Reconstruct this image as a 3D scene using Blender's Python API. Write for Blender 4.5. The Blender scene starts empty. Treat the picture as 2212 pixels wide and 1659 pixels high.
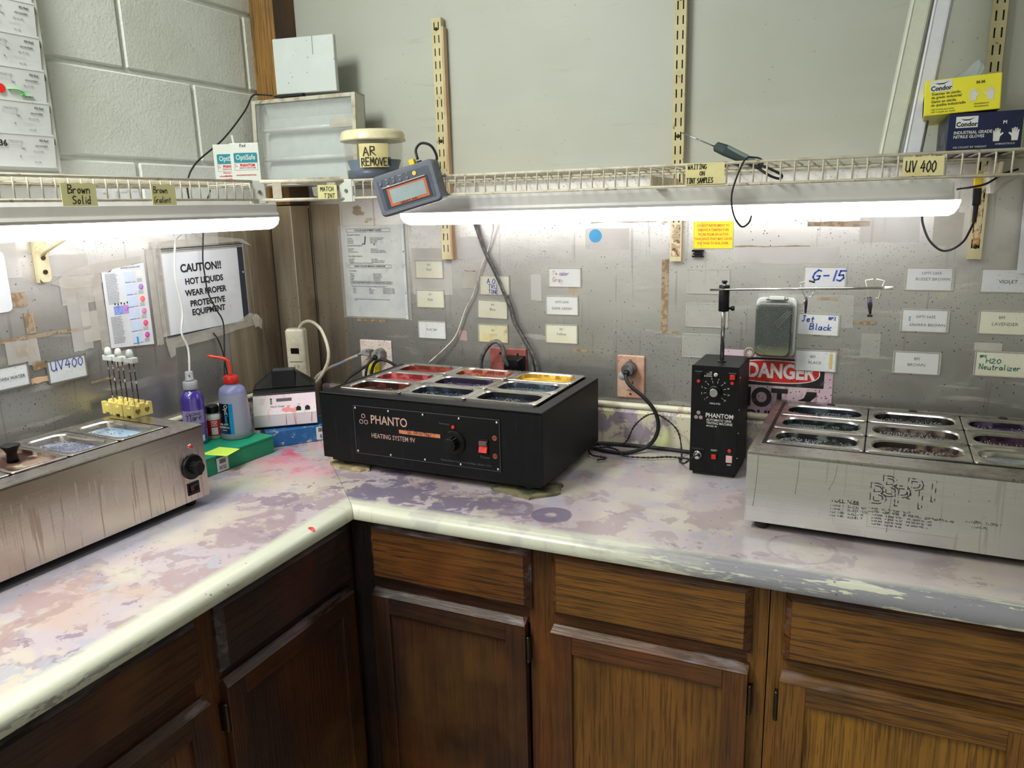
import bpy, bmesh, math, random
from mathutils import Vector, Matrix
R = math.radians
SC = bpy.context.scene
COL = SC.collection

# ---------------------------------------------------------------- camera, world, ceiling light, exposure
cam = bpy.data.objects.new('camera', bpy.data.cameras.new('camera'))
COL.objects.link(cam)
cam.data.sensor_width = 36.0
cam.data.lens = 27.063
cam.data.clip_start = 0.02
_r = Vector((0.9120593, 0.40923428, -0.02598358)); _u = Vector((-0.06820248, 0.21387532, 0.97447718)); _f = Vector((-0.40434671, 0.88700882, -0.22297776))
cam.matrix_world = Matrix(((_r.x, _u.x, -_f.x, 1.61037), (_r.y, _u.y, -_f.y, -1.91926), (_r.z, _u.z, -_f.z, 1.53498), (0, 0, 0, 1)))
SC.camera = cam
SC.view_settings.view_transform = 'Standard'
SC.view_settings.look = 'None'
SC.view_settings.gamma = 1.0
SC.view_settings.use_curve_mapping = False
SC.view_settings.exposure = 0.16
world = bpy.data.worlds.new('room_air'); SC.world = world; world.use_nodes = True
world.node_tree.nodes['Background'].inputs[0].default_value = (0.62, 0.66, 0.64, 1)
world.node_tree.nodes['Background'].inputs[1].default_value = 0.30
CEIL_E = 45.0      # W of each ceiling troffer
TUBE_E = 7.4       # emission of the under-shelf lenses
SC.cycles.use_denoising = True
SC.cycles.max_bounces = 8
SC.cycles.caustics_reflective = False
SC.cycles.caustics_refractive = False
SC.cycles.sample_clamp_indirect = 4.0
for _nm, _x, _y, _e in (('ceiling_lamp', 0.32, -1.75, 1.0), ('ceiling_lamp', 1.3, -3.4, 0.35)):
    _l = bpy.data.lights.new(_nm, 'AREA'); _l.shape = 'RECTANGLE'; _l.size = 0.30; _l.size_y = 1.15; _l.energy = CEIL_E * _e
    _l.color = (0.96, 1.0, 0.93)
    _o = bpy.data.objects.new(_nm, _l); _o.location = (_x, _y, 2.62); COL.objects.link(_o)

# ---------------------------------------------------------------- mesh helpers
def smoothpath(pts, k=6):
    P = [Vector(p) for p in pts]
    if len(P) < 3: return P
    P = [P[0] * 2 - P[1]] + P + [P[-1] * 2 - P[-2]]
    out = []
    for i in range(1, len(P) - 2):
        a, b, c, d = P[i - 1], P[i], P[i + 1], P[i + 2]
        for j in range(k):
            t = j / k
            out.append(0.5 * ((2 * b) + (c - a) * t + (2 * a - 5 * b + 4 * c - d) * t * t + (3 * b - a - 3 * c + d) * t ** 3))
    out.append(P[-2])
    return out

def rrect(cx, cy, w, h, r, n=4):
    pts = []
    r = min(r, w / 2 - 1e-5, h / 2 - 1e-5)
    for (sx, sy, a0) in ((1, 1, 0), (-1, 1, 90), (-1, -1, 180), (1, -1, 270)):
        for i in range(n + 1):
            a = R(a0 + 90 * i / n)
            pts.append((cx + sx * (w / 2 - r) + r * math.cos(a), cy + sy * (h / 2 - r) + r * math.sin(a)))
    return pts

class MB:
    def __init__(s): s.v = []; s.f = []; s.sm = []
    def _add(s, vs, fs, sm=False):
        o = len(s.v); s.v += [tuple(v) for v in vs]
        for f in fs: s.f.append(tuple(i + o for i in f)); s.sm.append(sm)
        return s
    def box(s, x0, y0, z0, x1, y1, z1):
        if x0 > x1: x0, x1 = x1, x0
        if y0 > y1: y0, y1 = y1, y0
        if z0 > z1: z0, z1 = z1, z0
        return s._add([(x0, y0, z0), (x1, y0, z0), (x1, y1, z0), (x0, y1, z0), (x0, y0, z1), (x1, y0, z1), (x1, y1, z1), (x0, y1, z1)],
                      [(0, 3, 2, 1), (4, 5, 6, 7), (0, 1, 5, 4), (1, 2, 6, 5), (2, 3, 7, 6), (3, 0, 4, 7)])
    def loft(s, rings, cap0=True, cap1=True, sm=False, closed=True):
        n = len(rings[0]); o = len(s.v)
        for r in rings: s.v += [tuple(p) for p in r]
        for k in range(len(rings) - 1):
            for i in range(n if closed else n - 1):
                j = (i + 1) % n
                s.f.append((o + k * n + i, o + k * n + j, o + (k + 1) * n + j, o + (k + 1) * n + i)); s.sm.append(sm)
        if cap0: s.f.append(tuple(o + i for i in reversed(range(n)))); s.sm.append(False)
        if cap1: s.f.append(tuple(o + (len(rings) - 1) * n + i for i in range(n))); s.sm.append(False)
        return s
    def lathe(s, prof, cx=0, cy=0, n=24, cap0=True, cap1=True):
        return s.loft([[(cx + r * math.cos(2 * math.pi * i / n), cy + r * math.sin(2 * math.pi * i / n), z) for i in range(n)] for r, z in prof], cap0, cap1, True)
    def tube(s, pts, r, n=8, flat=1.0, caps=True):
        P = [Vector(p) for p in pts]; rings = []
        up = Vector((0, 0, 1)); prev = None
        for i, p in enumerate(P):
            t = (P[min(i + 1, len(P) - 1)] - P[max(i - 1, 0)]).normalized()
            if prev is None:
                a = t.cross(up)
                if a.length < 1e-3: a = t.cross(Vector((0, 1, 0)))
            else:
                a = prev - t * prev.dot(t)
            a.normalize(); b = t.cross(a); prev = a
            rr = r[i] if isinstance(r, (list, tuple)) else r
            rings.append([p + (a * math.cos(2 * math.pi * k / n) + b * math.sin(2 * math.pi * k / n) * flat) * rr for k in range(n)])
        return s.loft(rings, caps, caps, True)
    def cyl(s, p0, p1, r, n=16, r1=None):
        return s.tube([p0, p1], [r, r if r1 is None else r1], n)
    def prism(s, poly, axis, d0, d1):
        # poly (a,b) extruded along axis: x -> (y,z), y -> (x,z), z -> (x,y)
        def mk(a, b, d): return {'x': (d, a, b), 'y': (a, d, b), 'z': (a, b, d)}[axis]
        return s.loft([[mk(a, b, d0) for a, b in poly], [mk(a, b, d1) for a, b in poly]])
    def sphere(s, c, r, n=12, m=8, sz=1.0):
        prof = [(max(1e-5, r * math.sin(math.pi * k / m)), -r * sz * math.cos(math.pi * k / m)) for k in range(m + 1)]
        return s.loft([[(c[0] + q * math.cos(2 * math.pi * i / n), c[1] + q * math.sin(2 * math.pi * i / n), c[2] + z) for i in range(n)] for q, z in prof], sm=True)
    def xf(s, M):
        s.v = [tuple(M @ Vector(v)) for v in s.v]; return s
    def mesh(s, name, mat):
        me = bpy.data.meshes.new(name); me.from_pydata(s.v, [], s.f)
        me.polygons.foreach_set('use_smooth', s.sm)
        bm = bmesh.new(); bm.from_mesh(me); bmesh.ops.recalc_face_normals(bm, faces=bm.faces); bm.to_mesh(me); bm.free()
        if mat: me.materials.append(mat)
        return me
    def build(s, name, mat, parent=None, bev=0, seg=2, loc=None, rot=None):
        o = bpy.data.objects.new(name, s.mesh(name, mat)); COL.objects.link(o)
        if parent: o.parent = parent
        if loc: o.location = loc
        if rot: o.rotation_euler = rot
        if bev:
            m = o.modifiers.new('bevel', 'BEVEL'); m.width = bev; m.segments = seg; m.limit_method = 'ANGLE'; m.angle_limit = R(40)
        return o

def tag(o, label=None, cat=None, group=None, kind=None):
    if label: o['label'] = label
    if cat: o['category'] = cat
    if group: o['group'] = group
    if kind: o['kind'] = kind
    return o

def thing(name, label, cat, loc=(0, 0, 0), rz=0.0, group=None, rot=None):
    o = bpy.data.objects.new(name, None); COL.objects.link(o)
    o.empty_display_size = 0.05
    o.location = loc; o.rotation_euler = rot if rot else (0, 0, R(rz))
    return tag(o, label, cat, group)

def copy_tree(o, parent=None):
    c = o.copy(); COL.objects.link(c)
    if parent: c.parent = parent
    for ch in list(o.children): copy_tree(ch, c)
    return c

def text(parent, s, size, x, y, z, mat, align='LEFT', bold=0.0, sx=1.0, roll=0.0, shear=0.0, name='lettering', rot=None, spacing=1.0, lift=0.0):
    """flat print facing the local -y side"""
    cu = bpy.data.curves.new(name, 'FONT'); cu.body = s; cu.size = size; cu.align_x = align; cu.align_y = 'CENTER'
    cu.offset = bold * size; cu.resolution_u = 5 if size > .02 else 2; cu.shear = shear; cu.space_character = spacing; cu.extrude = 0.0001
    t = bpy.data.objects.new(name, cu); COL.objects.link(t)
    dg = bpy.context.evaluated_depsgraph_get(); dg.update()
    me = bpy.data.meshes.new_from_object(t.evaluated_get(dg))
    bpy.data.objects.remove(t); bpy.data.curves.remove(cu)
    me.materials.clear(); me.materials.append(mat)
    o = bpy.data.objects.new(name, me); COL.objects.link(o); o.parent = parent
    o.location = (x, y, z); o.scale = (sx, 1, 1)
    o.rotation_euler = rot if rot else (R(90), R(-roll), 0)
    return o

GL = {  # single-stroke handwriting, cell 0.6 wide, 1 high
'A': [[(0, 0), (.3, 1), (.6, 0)], [(.1, .38), (.5, .38)]], 'B': [[(0, 0), (0, 1), (.4, .95), (.45, .7), (.1, .52), (.5, .4), (.5, .1), (0, 0)]],
'C': [[(.55, .85), (.35, 1), (.08, .8), (0, .4), (.15, .05), (.4, 0), (.58, .15)]], 'E': [[(.55, 1), (0, 1), (0, 0), (.58, 0)], [(0, .5), (.45, .52)]],
'F': [[(.55, 1), (0, 1), (0, 0)], [(0, .5), (.4, .5)]], 'G': [[(.55, .9), (.3, 1), (.05, .7), (0, .3), (.2, 0), (.5, .1), (.55, .42), (.3, .42)]],
'H': [[(0, 0), (.02, 1)], [(.55, 0), (.53, 1)], [(0, .5), (.55, .5)]], 'I': [[(.3, 0), (.3, 1)], [(.1, 1), (.5, 1)], [(.1, 0), (.5, 0)]],
'J': [[(.1, 1), (.55, .95)], [(.35, 1), (.35, .15), (.2, 0), (.05, .15)]], 'L': [[(0, 1), (0, 0), (.5, 0)]], 'M': [[(0, 0), (.05, 1), (.3, .4), (.55, 1), (.6, 0)]],
'N': [[(0, 0), (.03, 1), (.52, 0), (.55, 1)]], 'O': [[(.3, 1), (.05, .75), (.03, .25), (.28, 0), (.55, .25), (.55, .75), (.3, 1)]],
'P': [[(0, 0), (.02, 1), (.45, .95), (.5, .6), (0, .5)]], 'R': [[(0, 0), (.02, 1), (.45, .95), (.45, .6), (.05, .5), (.55, 0)]],
'S': [[(.55, .88), (.3, 1), (.05, .8), (.15, .55), (.45, .45), (.55, .2), (.3, 0), (.02, .12)]], 'T': [[(0, 1), (.6, 1)], [(.3, 1), (.28, 0)]],
'U': [[(0, 1), (.02, .2), (.25, 0), (.5, .15), (.55, 1)], [(.55, .3), (.6, 0)]], 'V': [[(0, 1), (.28, 0), (.58, 1)]], 'W': [[(0, 1), (.15, 0), (.3, .6), (.45, 0), (.6, 1)]],
'X': [[(0, 1), (.55, 0)], [(.55, 1), (0, 0)]], 'Y': [[(0, 1), (.3, .5), (.58, 1)], [(.3, .5), (.28, 0)]],
'a': [[(.45, .5), (.2, .55), (.03, .3), (.12, .03), (.35, .08), (.45, .45), (.47, .0)]], 'b': [[(0, 1), (0, 0), (.35, .05), (.45, .3), (.25, .5), (0, .4)]],
'c': [[(.42, .48), (.2, .55), (.03, .3), (.15, .02), (.42, .08)]], 'd': [[(.42, 1), (.42, 0)], [(.42, .45), (.15, .52), (.02, .25), (.15, 0), (.42, .12)]],
'e': [[(.05, .28), (.42, .32), (.35, .53), (.12, .5), (.03, .22), (.18, 0), (.45, .08)]], 'i': [[(.2, .5), (.2, 0)], [(.2, .72), (.21, .78)]], 'k': [[(0, 1), (0, 0)], [(.4, .55), (.02, .25), (.42, 0)]],
'l': [[(.15, 1), (.15, .05), (.25, 0)]], 'n': [[(0, .5), (0, 0)], [(0, .35), (.2, .53), (.4, .42), (.42, 0)]], 'o': [[(.22, .53), (.03, .3), (.15, 0), (.38, .08), (.42, .4), (.22, .53)]],
'r': [[(0, .5), (0, 0)], [(0, .3), (.2, .52), (.38, .45)]], 't': [[(.2, .9), (.2, .05), (.35, 0)], [(.02, .58), (.4, .6)]], 'u': [[(0, .5), (.03, .08), (.2, 0), (.4, .15)], [(.4, .5), (.42, 0)]],
'w': [[(0, .5), (.1, 0), (.22, .4), (.35, 0), (.48, .5)]], 'y': [[(0, .5), (.2, .08)], [(.42, .5), (.1, -.4)]], 'z': [[(.02, .5), (.4, .5), (.02, 0), (.45, 0)]],
's': [[(.4, .48), (.15, .52), (.1, .35), (.38, .2), (.3, .02), (.02, .05)]],
'0': [[(.3, 1), (.05, .7), (.05, .25), (.28, 0), (.52, .3), (.52, .75), (.3, 1)]], '1': [[(.3, 1), (.28, 0)]], '2': [[(.03, .8), (.3, 1), (.5, .75), (.02, 0), (.58, .03)]],
'4': [[(.35, 1), (.02, .35), (.58, .38)], [(.45, .75), (.42, 0)]], '5': [[(.55, 1), (.12, 1), (.08, .55), (.42, .6), (.52, .3), (.3, 0), (.02, .1)]],
'-': [[(.1, .45), (.5, .47)]], '.': [[(.1, .02), (.14, .05)]], '!': [[(.2, 1), (.2, .3)], [(.2, .05), (.2, 0)]]}
def hand(parent, s, h, x, y, z, mat, w=0.0012, sx=1.0, roll=0.0, slant=0.0, seed=1, name='handwriting', ratio=None):
    """pen strokes as thin flat ribbons on the local -y side"""
    rnd = random.Random(seed); m = MB(); cx = 0.0
    for ch in s:
        if ch == ' ': cx += 0.45; continue
        g = GL.get(ch, GL['o'])
        wd = max(p[0] for st in g for p in st)
        dy = rnd.uniform(-.05, .05)
        for st in g:
            pts = [((cx + a + slant * b) * h * sx, (b + dy) * h) for a, b in st]
            for (a, b), (c, d) in zip(pts, pts[1:]):
                L = math.hypot(c - a, d - b) or 1e-6
                tx, tz = (c - a) / L, (d - b) / L; nx, nz = -tz * w / 2, tx * w / 2
                e = w * .35
                a2, b2, c2, d2 = a - tx * e, b - tz * e, c + tx * e, d + tz * e
                m._add([(a2 + nx, 0, b2 + nz), (a2 - nx, 0, b2 - nz), (c2 - nx, 0, d2 - nz), (c2 + nx, 0, d2 + nz)], [(0, 1, 2, 3)])
        cx += wd + 0.2
    o = m.build(name, mat, parent, loc=(x, y, z), rot=(0, R(-roll), 0))
    return o

# ---------------------------------------------------------------- procedural materials
def lin(c):
    return tuple(((v / 255) / 12.92 if v <= 10 else (((v / 255) + .055) / 1.055) ** 2.4) for v in c) + (1,)

def M(name, base, rough=.5, metal=0.0, layers=(), bump=(), emit=None, alpha=None, trans=0.0, ior=1.45, spec=None, coat=0.0, aniso=0.0, rvar=None):
    """base 0-255 sRGB. layers: dicts t(ype), s(cale float or 3), lo, hi, c(olour), a(mount), m(ask list), d(istort), det, r(oughness)"""
    mt = bpy.data.materials.new(name); mt.use_nodes = True; nt = mt.node_tree; N = nt.nodes; L = nt.links
    bs = N['Principled BSDF']; tc = N.new('ShaderNodeTexCoord')
    def put(inp, v):
        if isinstance(v, (int, float, tuple)): inp.default_value = v
        else: L.new(v, inp)
    def math_(op, a, b=None, clamp=False):
        n = N.new('ShaderNodeMath'); n.operation = op; n.use_clamp = clamp; put(n.inputs[0], a)
        if b is not None: put(n.inputs[1], b)
        return n.outputs[0]
    def ramp(v, lo, hi):
        n = N.new('ShaderNodeMapRange'); n.clamp = True; put(n.inputs[0], v)
        n.inputs[1].default_value = lo; n.inputs[2].default_value = hi; return n.outputs[0]
    def vec(s, off=(0, 0, 0), dist=None):
        mp = N.new('ShaderNodeMapping'); src = tc.outputs['Object']
        if dist:
            nz = N.new('ShaderNodeTexNoise'); nz.inputs['Scale'].default_value = dist[0]; nz.inputs['Detail'].default_value = 3; L.new(src, nz.inputs['Vector'])
            vm = N.new('ShaderNodeVectorMath'); vm.operation = 'SUBTRACT'; L.new(nz.outputs['Color'], vm.inputs[0]); vm.inputs[1].default_value = (.5, .5, .5)
            v2 = N.new('ShaderNodeVectorMath'); v2.operation = 'SCALE'; L.new(vm.outputs[0], v2.inputs[0]); v2.inputs['Scale'].default_value = dist[1]
            v3 = N.new('ShaderNodeVectorMath'); v3.operation = 'ADD'; L.new(src, v3.inputs[0]); L.new(v2.outputs[0], v3.inputs[1]); src = v3.outputs[0]
        L.new(src, mp.inputs['Vector']); mp.inputs['Location'].default_value = off
        mp.inputs['Scale'].default_value = s if isinstance(s, tuple) else (s, s, s)
        return mp.outputs[0]
    def factor(ly):
        t = ly.get('t', 'noise'); s = ly.get('s', 5.0); off = ly.get('o', (0, 0, 0)); d = ly.get('d')
        if t == 'noise':
            n = N.new('ShaderNodeTexNoise'); n.inputs['Scale'].default_value = 1; n.inputs['Detail'].default_value = ly.get('det', 4); n.inputs['Roughness'].default_value = ly.get('nr', .55)
            L.new(vec(s, off, d), n.inputs['Vector']); v = n.outputs['Fac']
        elif t == 'voro':
            n = N.new('ShaderNodeTexVoronoi'); n.inputs['Scale'].default_value = 1; n.inputs['Randomness'].default_value = ly.get('rnd', 1.0); L.new(vec(s, off, d), n.inputs['Vector']); v = n.outputs['Distance']
        elif t == 'wave':
            n = N.new('ShaderNodeTexWave'); n.inputs['Scale'].default_value = 1; n.inputs['Distortion'].default_value = ly.get('dist', 3); n.inputs['Detail'].default_value = 3
            n.inputs['Detail Scale'].default_value = ly.get('ds', 1.5); n.bands_direction = ly.get('dir', 'X'); L.new(vec(s, off, d), n.inputs['Vector']); v = n.outputs['Fac']
        elif t == 'ball':     # distance to a point, scaled axes
            vm = N.new('ShaderNodeVectorMath'); vm.operation = 'DISTANCE'; sc = s if isinstance(s, tuple) else (s, s, s)
            L.new(vec(sc, (0, 0, 0), d), vm.inputs[0]); vm.inputs[1].default_value = tuple(a * b for a, b in zip(ly['p'], sc)); v = vm.outputs['Value']
        elif t in 'xyz':
            sp = N.new('ShaderNodeSeparateXYZ'); L.new(vec(1.0, (0, 0, 0), d), sp.inputs[0]); v = sp.outputs['xyz'.index(t)]
        elif t == 'rand':
            n = N.new('ShaderNodeObjectInfo'); v = n.outputs['Random']
        f = ramp(v, ly.get('lo', .45), ly.get('hi', .55))
        if 'ring' in ly:     # second edge: only a band survives
            f2 = ramp(v, *ly['ring']); f = math_('MULTIPLY', f, f2)
        for mk in ly.get('m', ()):
            f = math_('MULTIPLY', f, factor(mk))
        if ly.get('a', 1.0) != 1.0 and 'c' in ly: f = math_('MULTIPLY', f, float(ly['a']))
        return f
    col = None; rgh = None
    cur = lin(base)
    for ly in layers:
        f = factor(ly)
        mx = N.new('ShaderNodeMix'); mx.data_type = 'RGBA'; L.new(f, mx.inputs[0])
        if col is None: mx.inputs[6].default_value = cur
        else: L.new(col, mx.inputs[6])
        mx.inputs[7].default_value = lin(ly['c']); col = mx.outputs[2]
        if 'r' in ly:
            mr = N.new('ShaderNodeMix'); mr.data_type = 'FLOAT'; L.new(f, mr.inputs[0])
            if rgh is None: mr.inputs[2].default_value = rough
            else: L.new(rgh, mr.inputs[2])
            mr.inputs[3].default_value = ly['r']; rgh = mr.outputs[0]
    if col is None:   # still procedural: a whisper of mottling
        f = factor(dict(s=40.0, lo=.3, hi=.8))
        mx = N.new('ShaderNodeMix'); mx.data_type = 'RGBA'; L.new(f, mx.inputs[0]); mx.inputs[6].default_value = cur
        mx.inputs[7].default_value = tuple(v * .86 for v in cur[:3]) + (1,); col = mx.outputs[2]
    L.new(col, bs.inputs['Base Color'])
    if rgh is not None: L.new(rgh, bs.inputs['Roughness'])
    else: bs.inputs['Roughness'].default_value = rough
    bs.inputs['Metallic'].default_value = metal
    bs.inputs['IOR'].default_value = ior
    if spec is not None: bs.inputs['Specular IOR Level'].default_value = spec
    if coat: bs.inputs['Coat Weight'].default_value = coat; bs.inputs['Coat Roughness'].default_value = .12
    if trans: bs.inputs['Transmission Weight'].default_value = trans
    if alpha is not None: bs.inputs['Alpha'].default_value = alpha
    if emit:
        bs.inputs['Emission Color'].default_value = lin(emit[0]); bs.inputs['Emission Strength'].default_value = emit[1]
    prev = None
    for b in bump:
        f = factor(b); n = N.new('ShaderNodeBump'); n.inputs['Strength'].default_value = b.get('k', .3); n.inputs['Distance'].default_value = b.get('dd', .002)
        L.new(f, n.inputs['Height'])
        if prev is not None: L.new(prev, n.inputs['Normal'])
        prev = n.outputs['Normal']
    if prev is not None: L.new(prev, bs.inputs['Normal'])
    return mt
# ---------------------------------------------------------------- materials
m_block = M('painted_block', (220, 223, 217), .55, layers=[dict(s=3, lo=.4, hi=.7, c=(212, 215, 207)), dict(t='voro', s=90, lo=.16, hi=.10, c=(165, 170, 158), a=.5), dict(s=1.4, lo=.52, hi=.7, c=(200, 203, 192), a=.5)],
            bump=[dict(s=130, lo=.3, hi=.7, det=5, k=.30, dd=.002), dict(t='voro', s=70, lo=.10, hi=.22, k=.25, dd=.002, m=[dict(s=9, lo=.5, hi=.6)])])
m_mortar = M('painted_mortar', (204, 208, 200), .6, bump=[dict(s=90, lo=.3, hi=.7, k=.4)])
m_board = M('painted_board', (192, 194, 187), .42, layers=[dict(s=1.6, lo=.4, hi=.65, c=(184, 185, 174)), dict(s=(2, 2, 9), lo=.5, hi=.75, c=(196, 197, 188), a=.6),
            dict(t='voro', s=38, lo=.09, hi=.05, c=(120, 112, 82), a=.55, m=[dict(s=3, lo=.48, hi=.6)]), dict(s=(5, 5, 60), lo=.62, hi=.68, c=(150, 142, 112), a=.35, d=(6, .05), m=[dict(s=2.5, lo=.45, hi=.6)]),
            dict(t='z', lo=1.80, hi=1.58, c=(202, 196, 178), a=.45, m=[dict(s=4, lo=.35, hi=.6)])], bump=[dict(s=60, lo=.3, hi=.7, k=.05)])
_drip = lambda c, a, off, lo=.66: dict(s=(70, 70, 3.0), o=(off, off, off), lo=lo, hi=lo + .05, c=c, a=a, det=2)
_spk = lambda sc, c, a, off=0, r=.13, reg=(3, .45, .55): dict(t='voro', s=sc, o=(off, off, off), lo=r, hi=r * .72, c=c, a=a, m=[dict(s=reg[0], lo=reg[1], hi=reg[2], o=(off * 2, 0, off))])
m_steel_wall = M('dirty_lamplit_wall_steel', (174, 173, 169), .36, metal=.78, layers=[
            dict(s=(1.5, 1.5, 2.5), lo=.4, hi=.62, c=(158, 156, 151), d=(5, .2)), dict(t='z', lo=1.20, hi=1.50, c=(224, 219, 212), a=.8, d=(8, .06), r=.5),  # height layer: lamp brightness painted into the upper steel, darker below
            dict(s=(4, 4, 40), lo=.60, hi=.66, c=(212, 208, 202), a=.45, d=(9, .03), m=[dict(s=3, lo=.42, hi=.55)], r=.6),
            dict(s=(9, 9, 14), lo=.66, hi=.69, c=(176, 148, 112), a=.7, m=[dict(t='z', lo=1.15, hi=1.35)], r=.7),
            dict(s=6, o=(3, 1, 7), lo=.62, hi=.7, c=(176, 160, 168), a=.45),
            dict(t='voro', s=8, rnd=1, lo=.10, hi=.05, c=(206, 190, 150), a=.3, r=.7),
            _drip((138, 128, 128), .4, 3, .63), _spk(75, (52, 40, 56), .95, 1, .12, (2.4, .42, .5)), _spk(150, (80, 62, 76), .8, 5, .17, (4, .46, .55)), _spk(48, (128, 80, 110), .7, 9, .08, (3, .5, .6))],
            bump=[dict(s=(3, 3, 400), lo=.2, hi=.8, k=.04), dict(s=5, lo=.3, hi=.7, k=.2, dd=.01)])
m_steel_dark = M('brown_reflection_steel', (178, 166, 148), .38, metal=.74, layers=[dict(s=(14, 14, 1.2), lo=.4, hi=.62, c=(128, 114, 96)), dict(s=(60, 60, 3), lo=.58, hi=.7, c=(190, 180, 158), a=.5), dict(t='z', lo=1.45, hi=1.56, c=(196, 178, 146), a=.5, d=(20, .05), r=.6),  # brown tone paints the dim room's reflection into the steel; specks are spatter
            _spk(70, (40, 30, 34), .8, 2, .12), dict(s=7, lo=.6, hi=.7, c=(112, 92, 66), a=.5)], bump=[dict(s=(300, 300, 3), lo=.2, hi=.8, k=.04)])
m_steel = M('brushed_stainless', (236, 236, 236), .24, metal=1.0, layers=[dict(s=(2, 40, 300), lo=.3, hi=.7, c=(226, 226, 224)), dict(s=(2.5, 2.5, 4), lo=.5, hi=.7, c=(222, 221, 219), r=.32),
            dict(s=(130, 130, 7), lo=.63, hi=.67, c=(160, 146, 136), a=.3, det=1, m=[dict(s=(30, 30, 3), o=(4, 4, 4), lo=.45, hi=.55)], r=.45), _spk(55, (70, 52, 60), .7, 4, .07, (3, .5, .6))],
            bump=[dict(s=(4, 4, 500), lo=.2, hi=.8, k=.05)])
m_steel_top = M('stained_stainless_top', (190, 184, 176), .27, metal=1.0, layers=[dict(s=12, lo=.5, hi=.66, c=(150, 138, 134), r=.45), dict(t='voro', s=60, lo=.26, hi=.22, ring=(.16, .20), c=(130, 84, 74), a=.6), _spk(40, (70, 45, 55), .7, 6, .12, (4, .45, .55))],
            bump=[dict(s=(500, 4, 4), lo=.2, hi=.8, k=.04)])
m_pan = M('pan_steel', (206, 202, 194), .2, metal=1.0, layers=[dict(s=14, lo=.5, hi=.66, c=(158, 150, 148), r=.35)])
m_chrome = M('chrome', (215, 215, 212), .13, metal=1.0)
m_cream_metal = M('cream_painted_metal', (216, 202, 164), .4, layers=[dict(s=20, lo=.5, hi=.7, c=(200, 184, 146)), dict(s=(60, 60, 25), lo=.64, hi=.68, c=(120, 70, 38), a=.9), _spk(110, (90, 62, 40), .8, 3, .12)])
m_cream_slotted = M('cream_upright_paint', (214, 202, 160), .42, layers=[dict(s=14, lo=.45, hi=.7, c=(196, 182, 136)), dict(s=(70, 70, 30), lo=.67, hi=.70, c=(104, 74, 40), a=.8)])
m_wire = M('shelf_wire_coating', (212, 205, 186), .4, layers=[dict(s=30, lo=.45, hi=.7, c=(186, 172, 150)), dict(s=80, lo=.62, hi=.68, c=(136, 104, 82), a=.7)])
m_white_plastic = M('white_plastic', (208, 210, 204), .35, layers=[dict(s=20, lo=.55, hi=.75, c=(208, 208, 196)), _spk(90, (96, 90, 84), .7, 2, .10)])
m_white_lamp = M('white_lamp_body', (214, 212, 210), .32, layers=[dict(s=6, lo=.5, hi=.7, c=(200, 197, 198))])
m_lens = M('lit_lens', (250, 250, 255), .4, emit=((250, 250, 255), TUBE_E))
m_cream_plastic = M('stained_cream_plastic', (226, 220, 196), .4, layers=[dict(s=16, lo=.5, hi=.68, c=(206, 190, 160)), _spk(120, (142, 70, 60), .9, 3, .15, (9, .42, .5)), dict(s=(30, 30, 8), lo=.64, hi=.7, c=(198, 130, 120), a=.5)])
m_pink_plate = M('dye_stained_plate', (184, 136, 114), .38, layers=[dict(s=18, lo=.45, hi=.62, c=(200, 168, 148)), dict(s=30, lo=.6, hi=.68, c=(170, 92, 70)), _spk(140, (70, 30, 40), .9, 3, .15, (9, .4, .5))])
m_red_plate = M('red_stained_plate', (156, 88, 80), .45, layers=[dict(s=22, lo=.5, hi=.66, c=(128, 66, 64)), _spk(110, (60, 24, 30), .9, 3, .2, (9, .36, .45))])
m_white_plate = M('spattered_plate', (222, 208, 200), .4, layers=[dict(s=22, lo=.5, hi=.66, c=(214, 178, 180)), _spk(120, (110, 34, 62), .95, 3, .22, (9, .36, .45))])
m_black = M('black_powder_coat', (8, 9, 12), .48, spec=.3, layers=[dict(s=(90, 90, 6), lo=.60, hi=.74, c=(26, 28, 32)), dict(s=40, lo=.5, hi=.8, c=(12, 13, 16))], bump=[dict(s=500, lo=.3, hi=.7, k=.15, dd=.0005)])
m_black_gloss = M('black_plastic', (11, 11, 13), .30, spec=.35, layers=[dict(s=30, lo=.55, hi=.75, c=(26, 26, 28))])
m_black_panel = M('black_panel_print', (11, 12, 15), .4, spec=.3, layers=[dict(s=(50, 50, 9), lo=.6, hi=.75, c=(28, 29, 33))])
m_rubber = M('black_rubber', (26, 26, 28), .55)
m_graycord = M('dusty_cord', (78, 76, 76), .55, layers=[dict(s=60, lo=.45, hi=.6, c=(112, 108, 106))])
m_whitecord = M('stained_white_cord', (214, 208, 194), .45, layers=[dict(s=14, lo=.5, hi=.62, c=(150, 158, 182)), dict(s=25, o=(4, 4, 4), lo=.58, hi=.66, c=(190, 150, 120))])
m_graypaint = M('grey_plug', (150, 148, 142), .5, layers=[dict(s=50, lo=.45, hi=.6, c=(96, 94, 92))])
m_clear = M('clear_plastic_sleeve', (226, 224, 214), .18, alpha=.16, layers=[dict(s=30, lo=.5, hi=.7, c=(240, 238, 230))])
m_clear_edge = M('sleeve_welded_edge', (216, 210, 196), .3, alpha=.55)
m_tape = M('yellowed_clear_tape', (222, 214, 200), .3, alpha=.28, layers=[dict(s=50, lo=.5, hi=.6, c=(236, 232, 224))], bump=[dict(s=(20, 20, 60), lo=.3, hi=.7, k=.4)])
m_residue = M('tape_residue', (188, 166, 136), .6, alpha=.5, layers=[dict(s=70, lo=.45, hi=.55, c=(160, 128, 92))])
m_oldpaint = M('old_white_paint', (236, 232, 226), .5, alpha=.28, layers=[dict(s=9, lo=.45, hi=.6, c=(222, 214, 204))])
m_paper = M('white_paper', (216, 217, 219), .7, layers=[dict(s=12, lo=.5, hi=.7, c=(206, 207, 210))])
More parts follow.
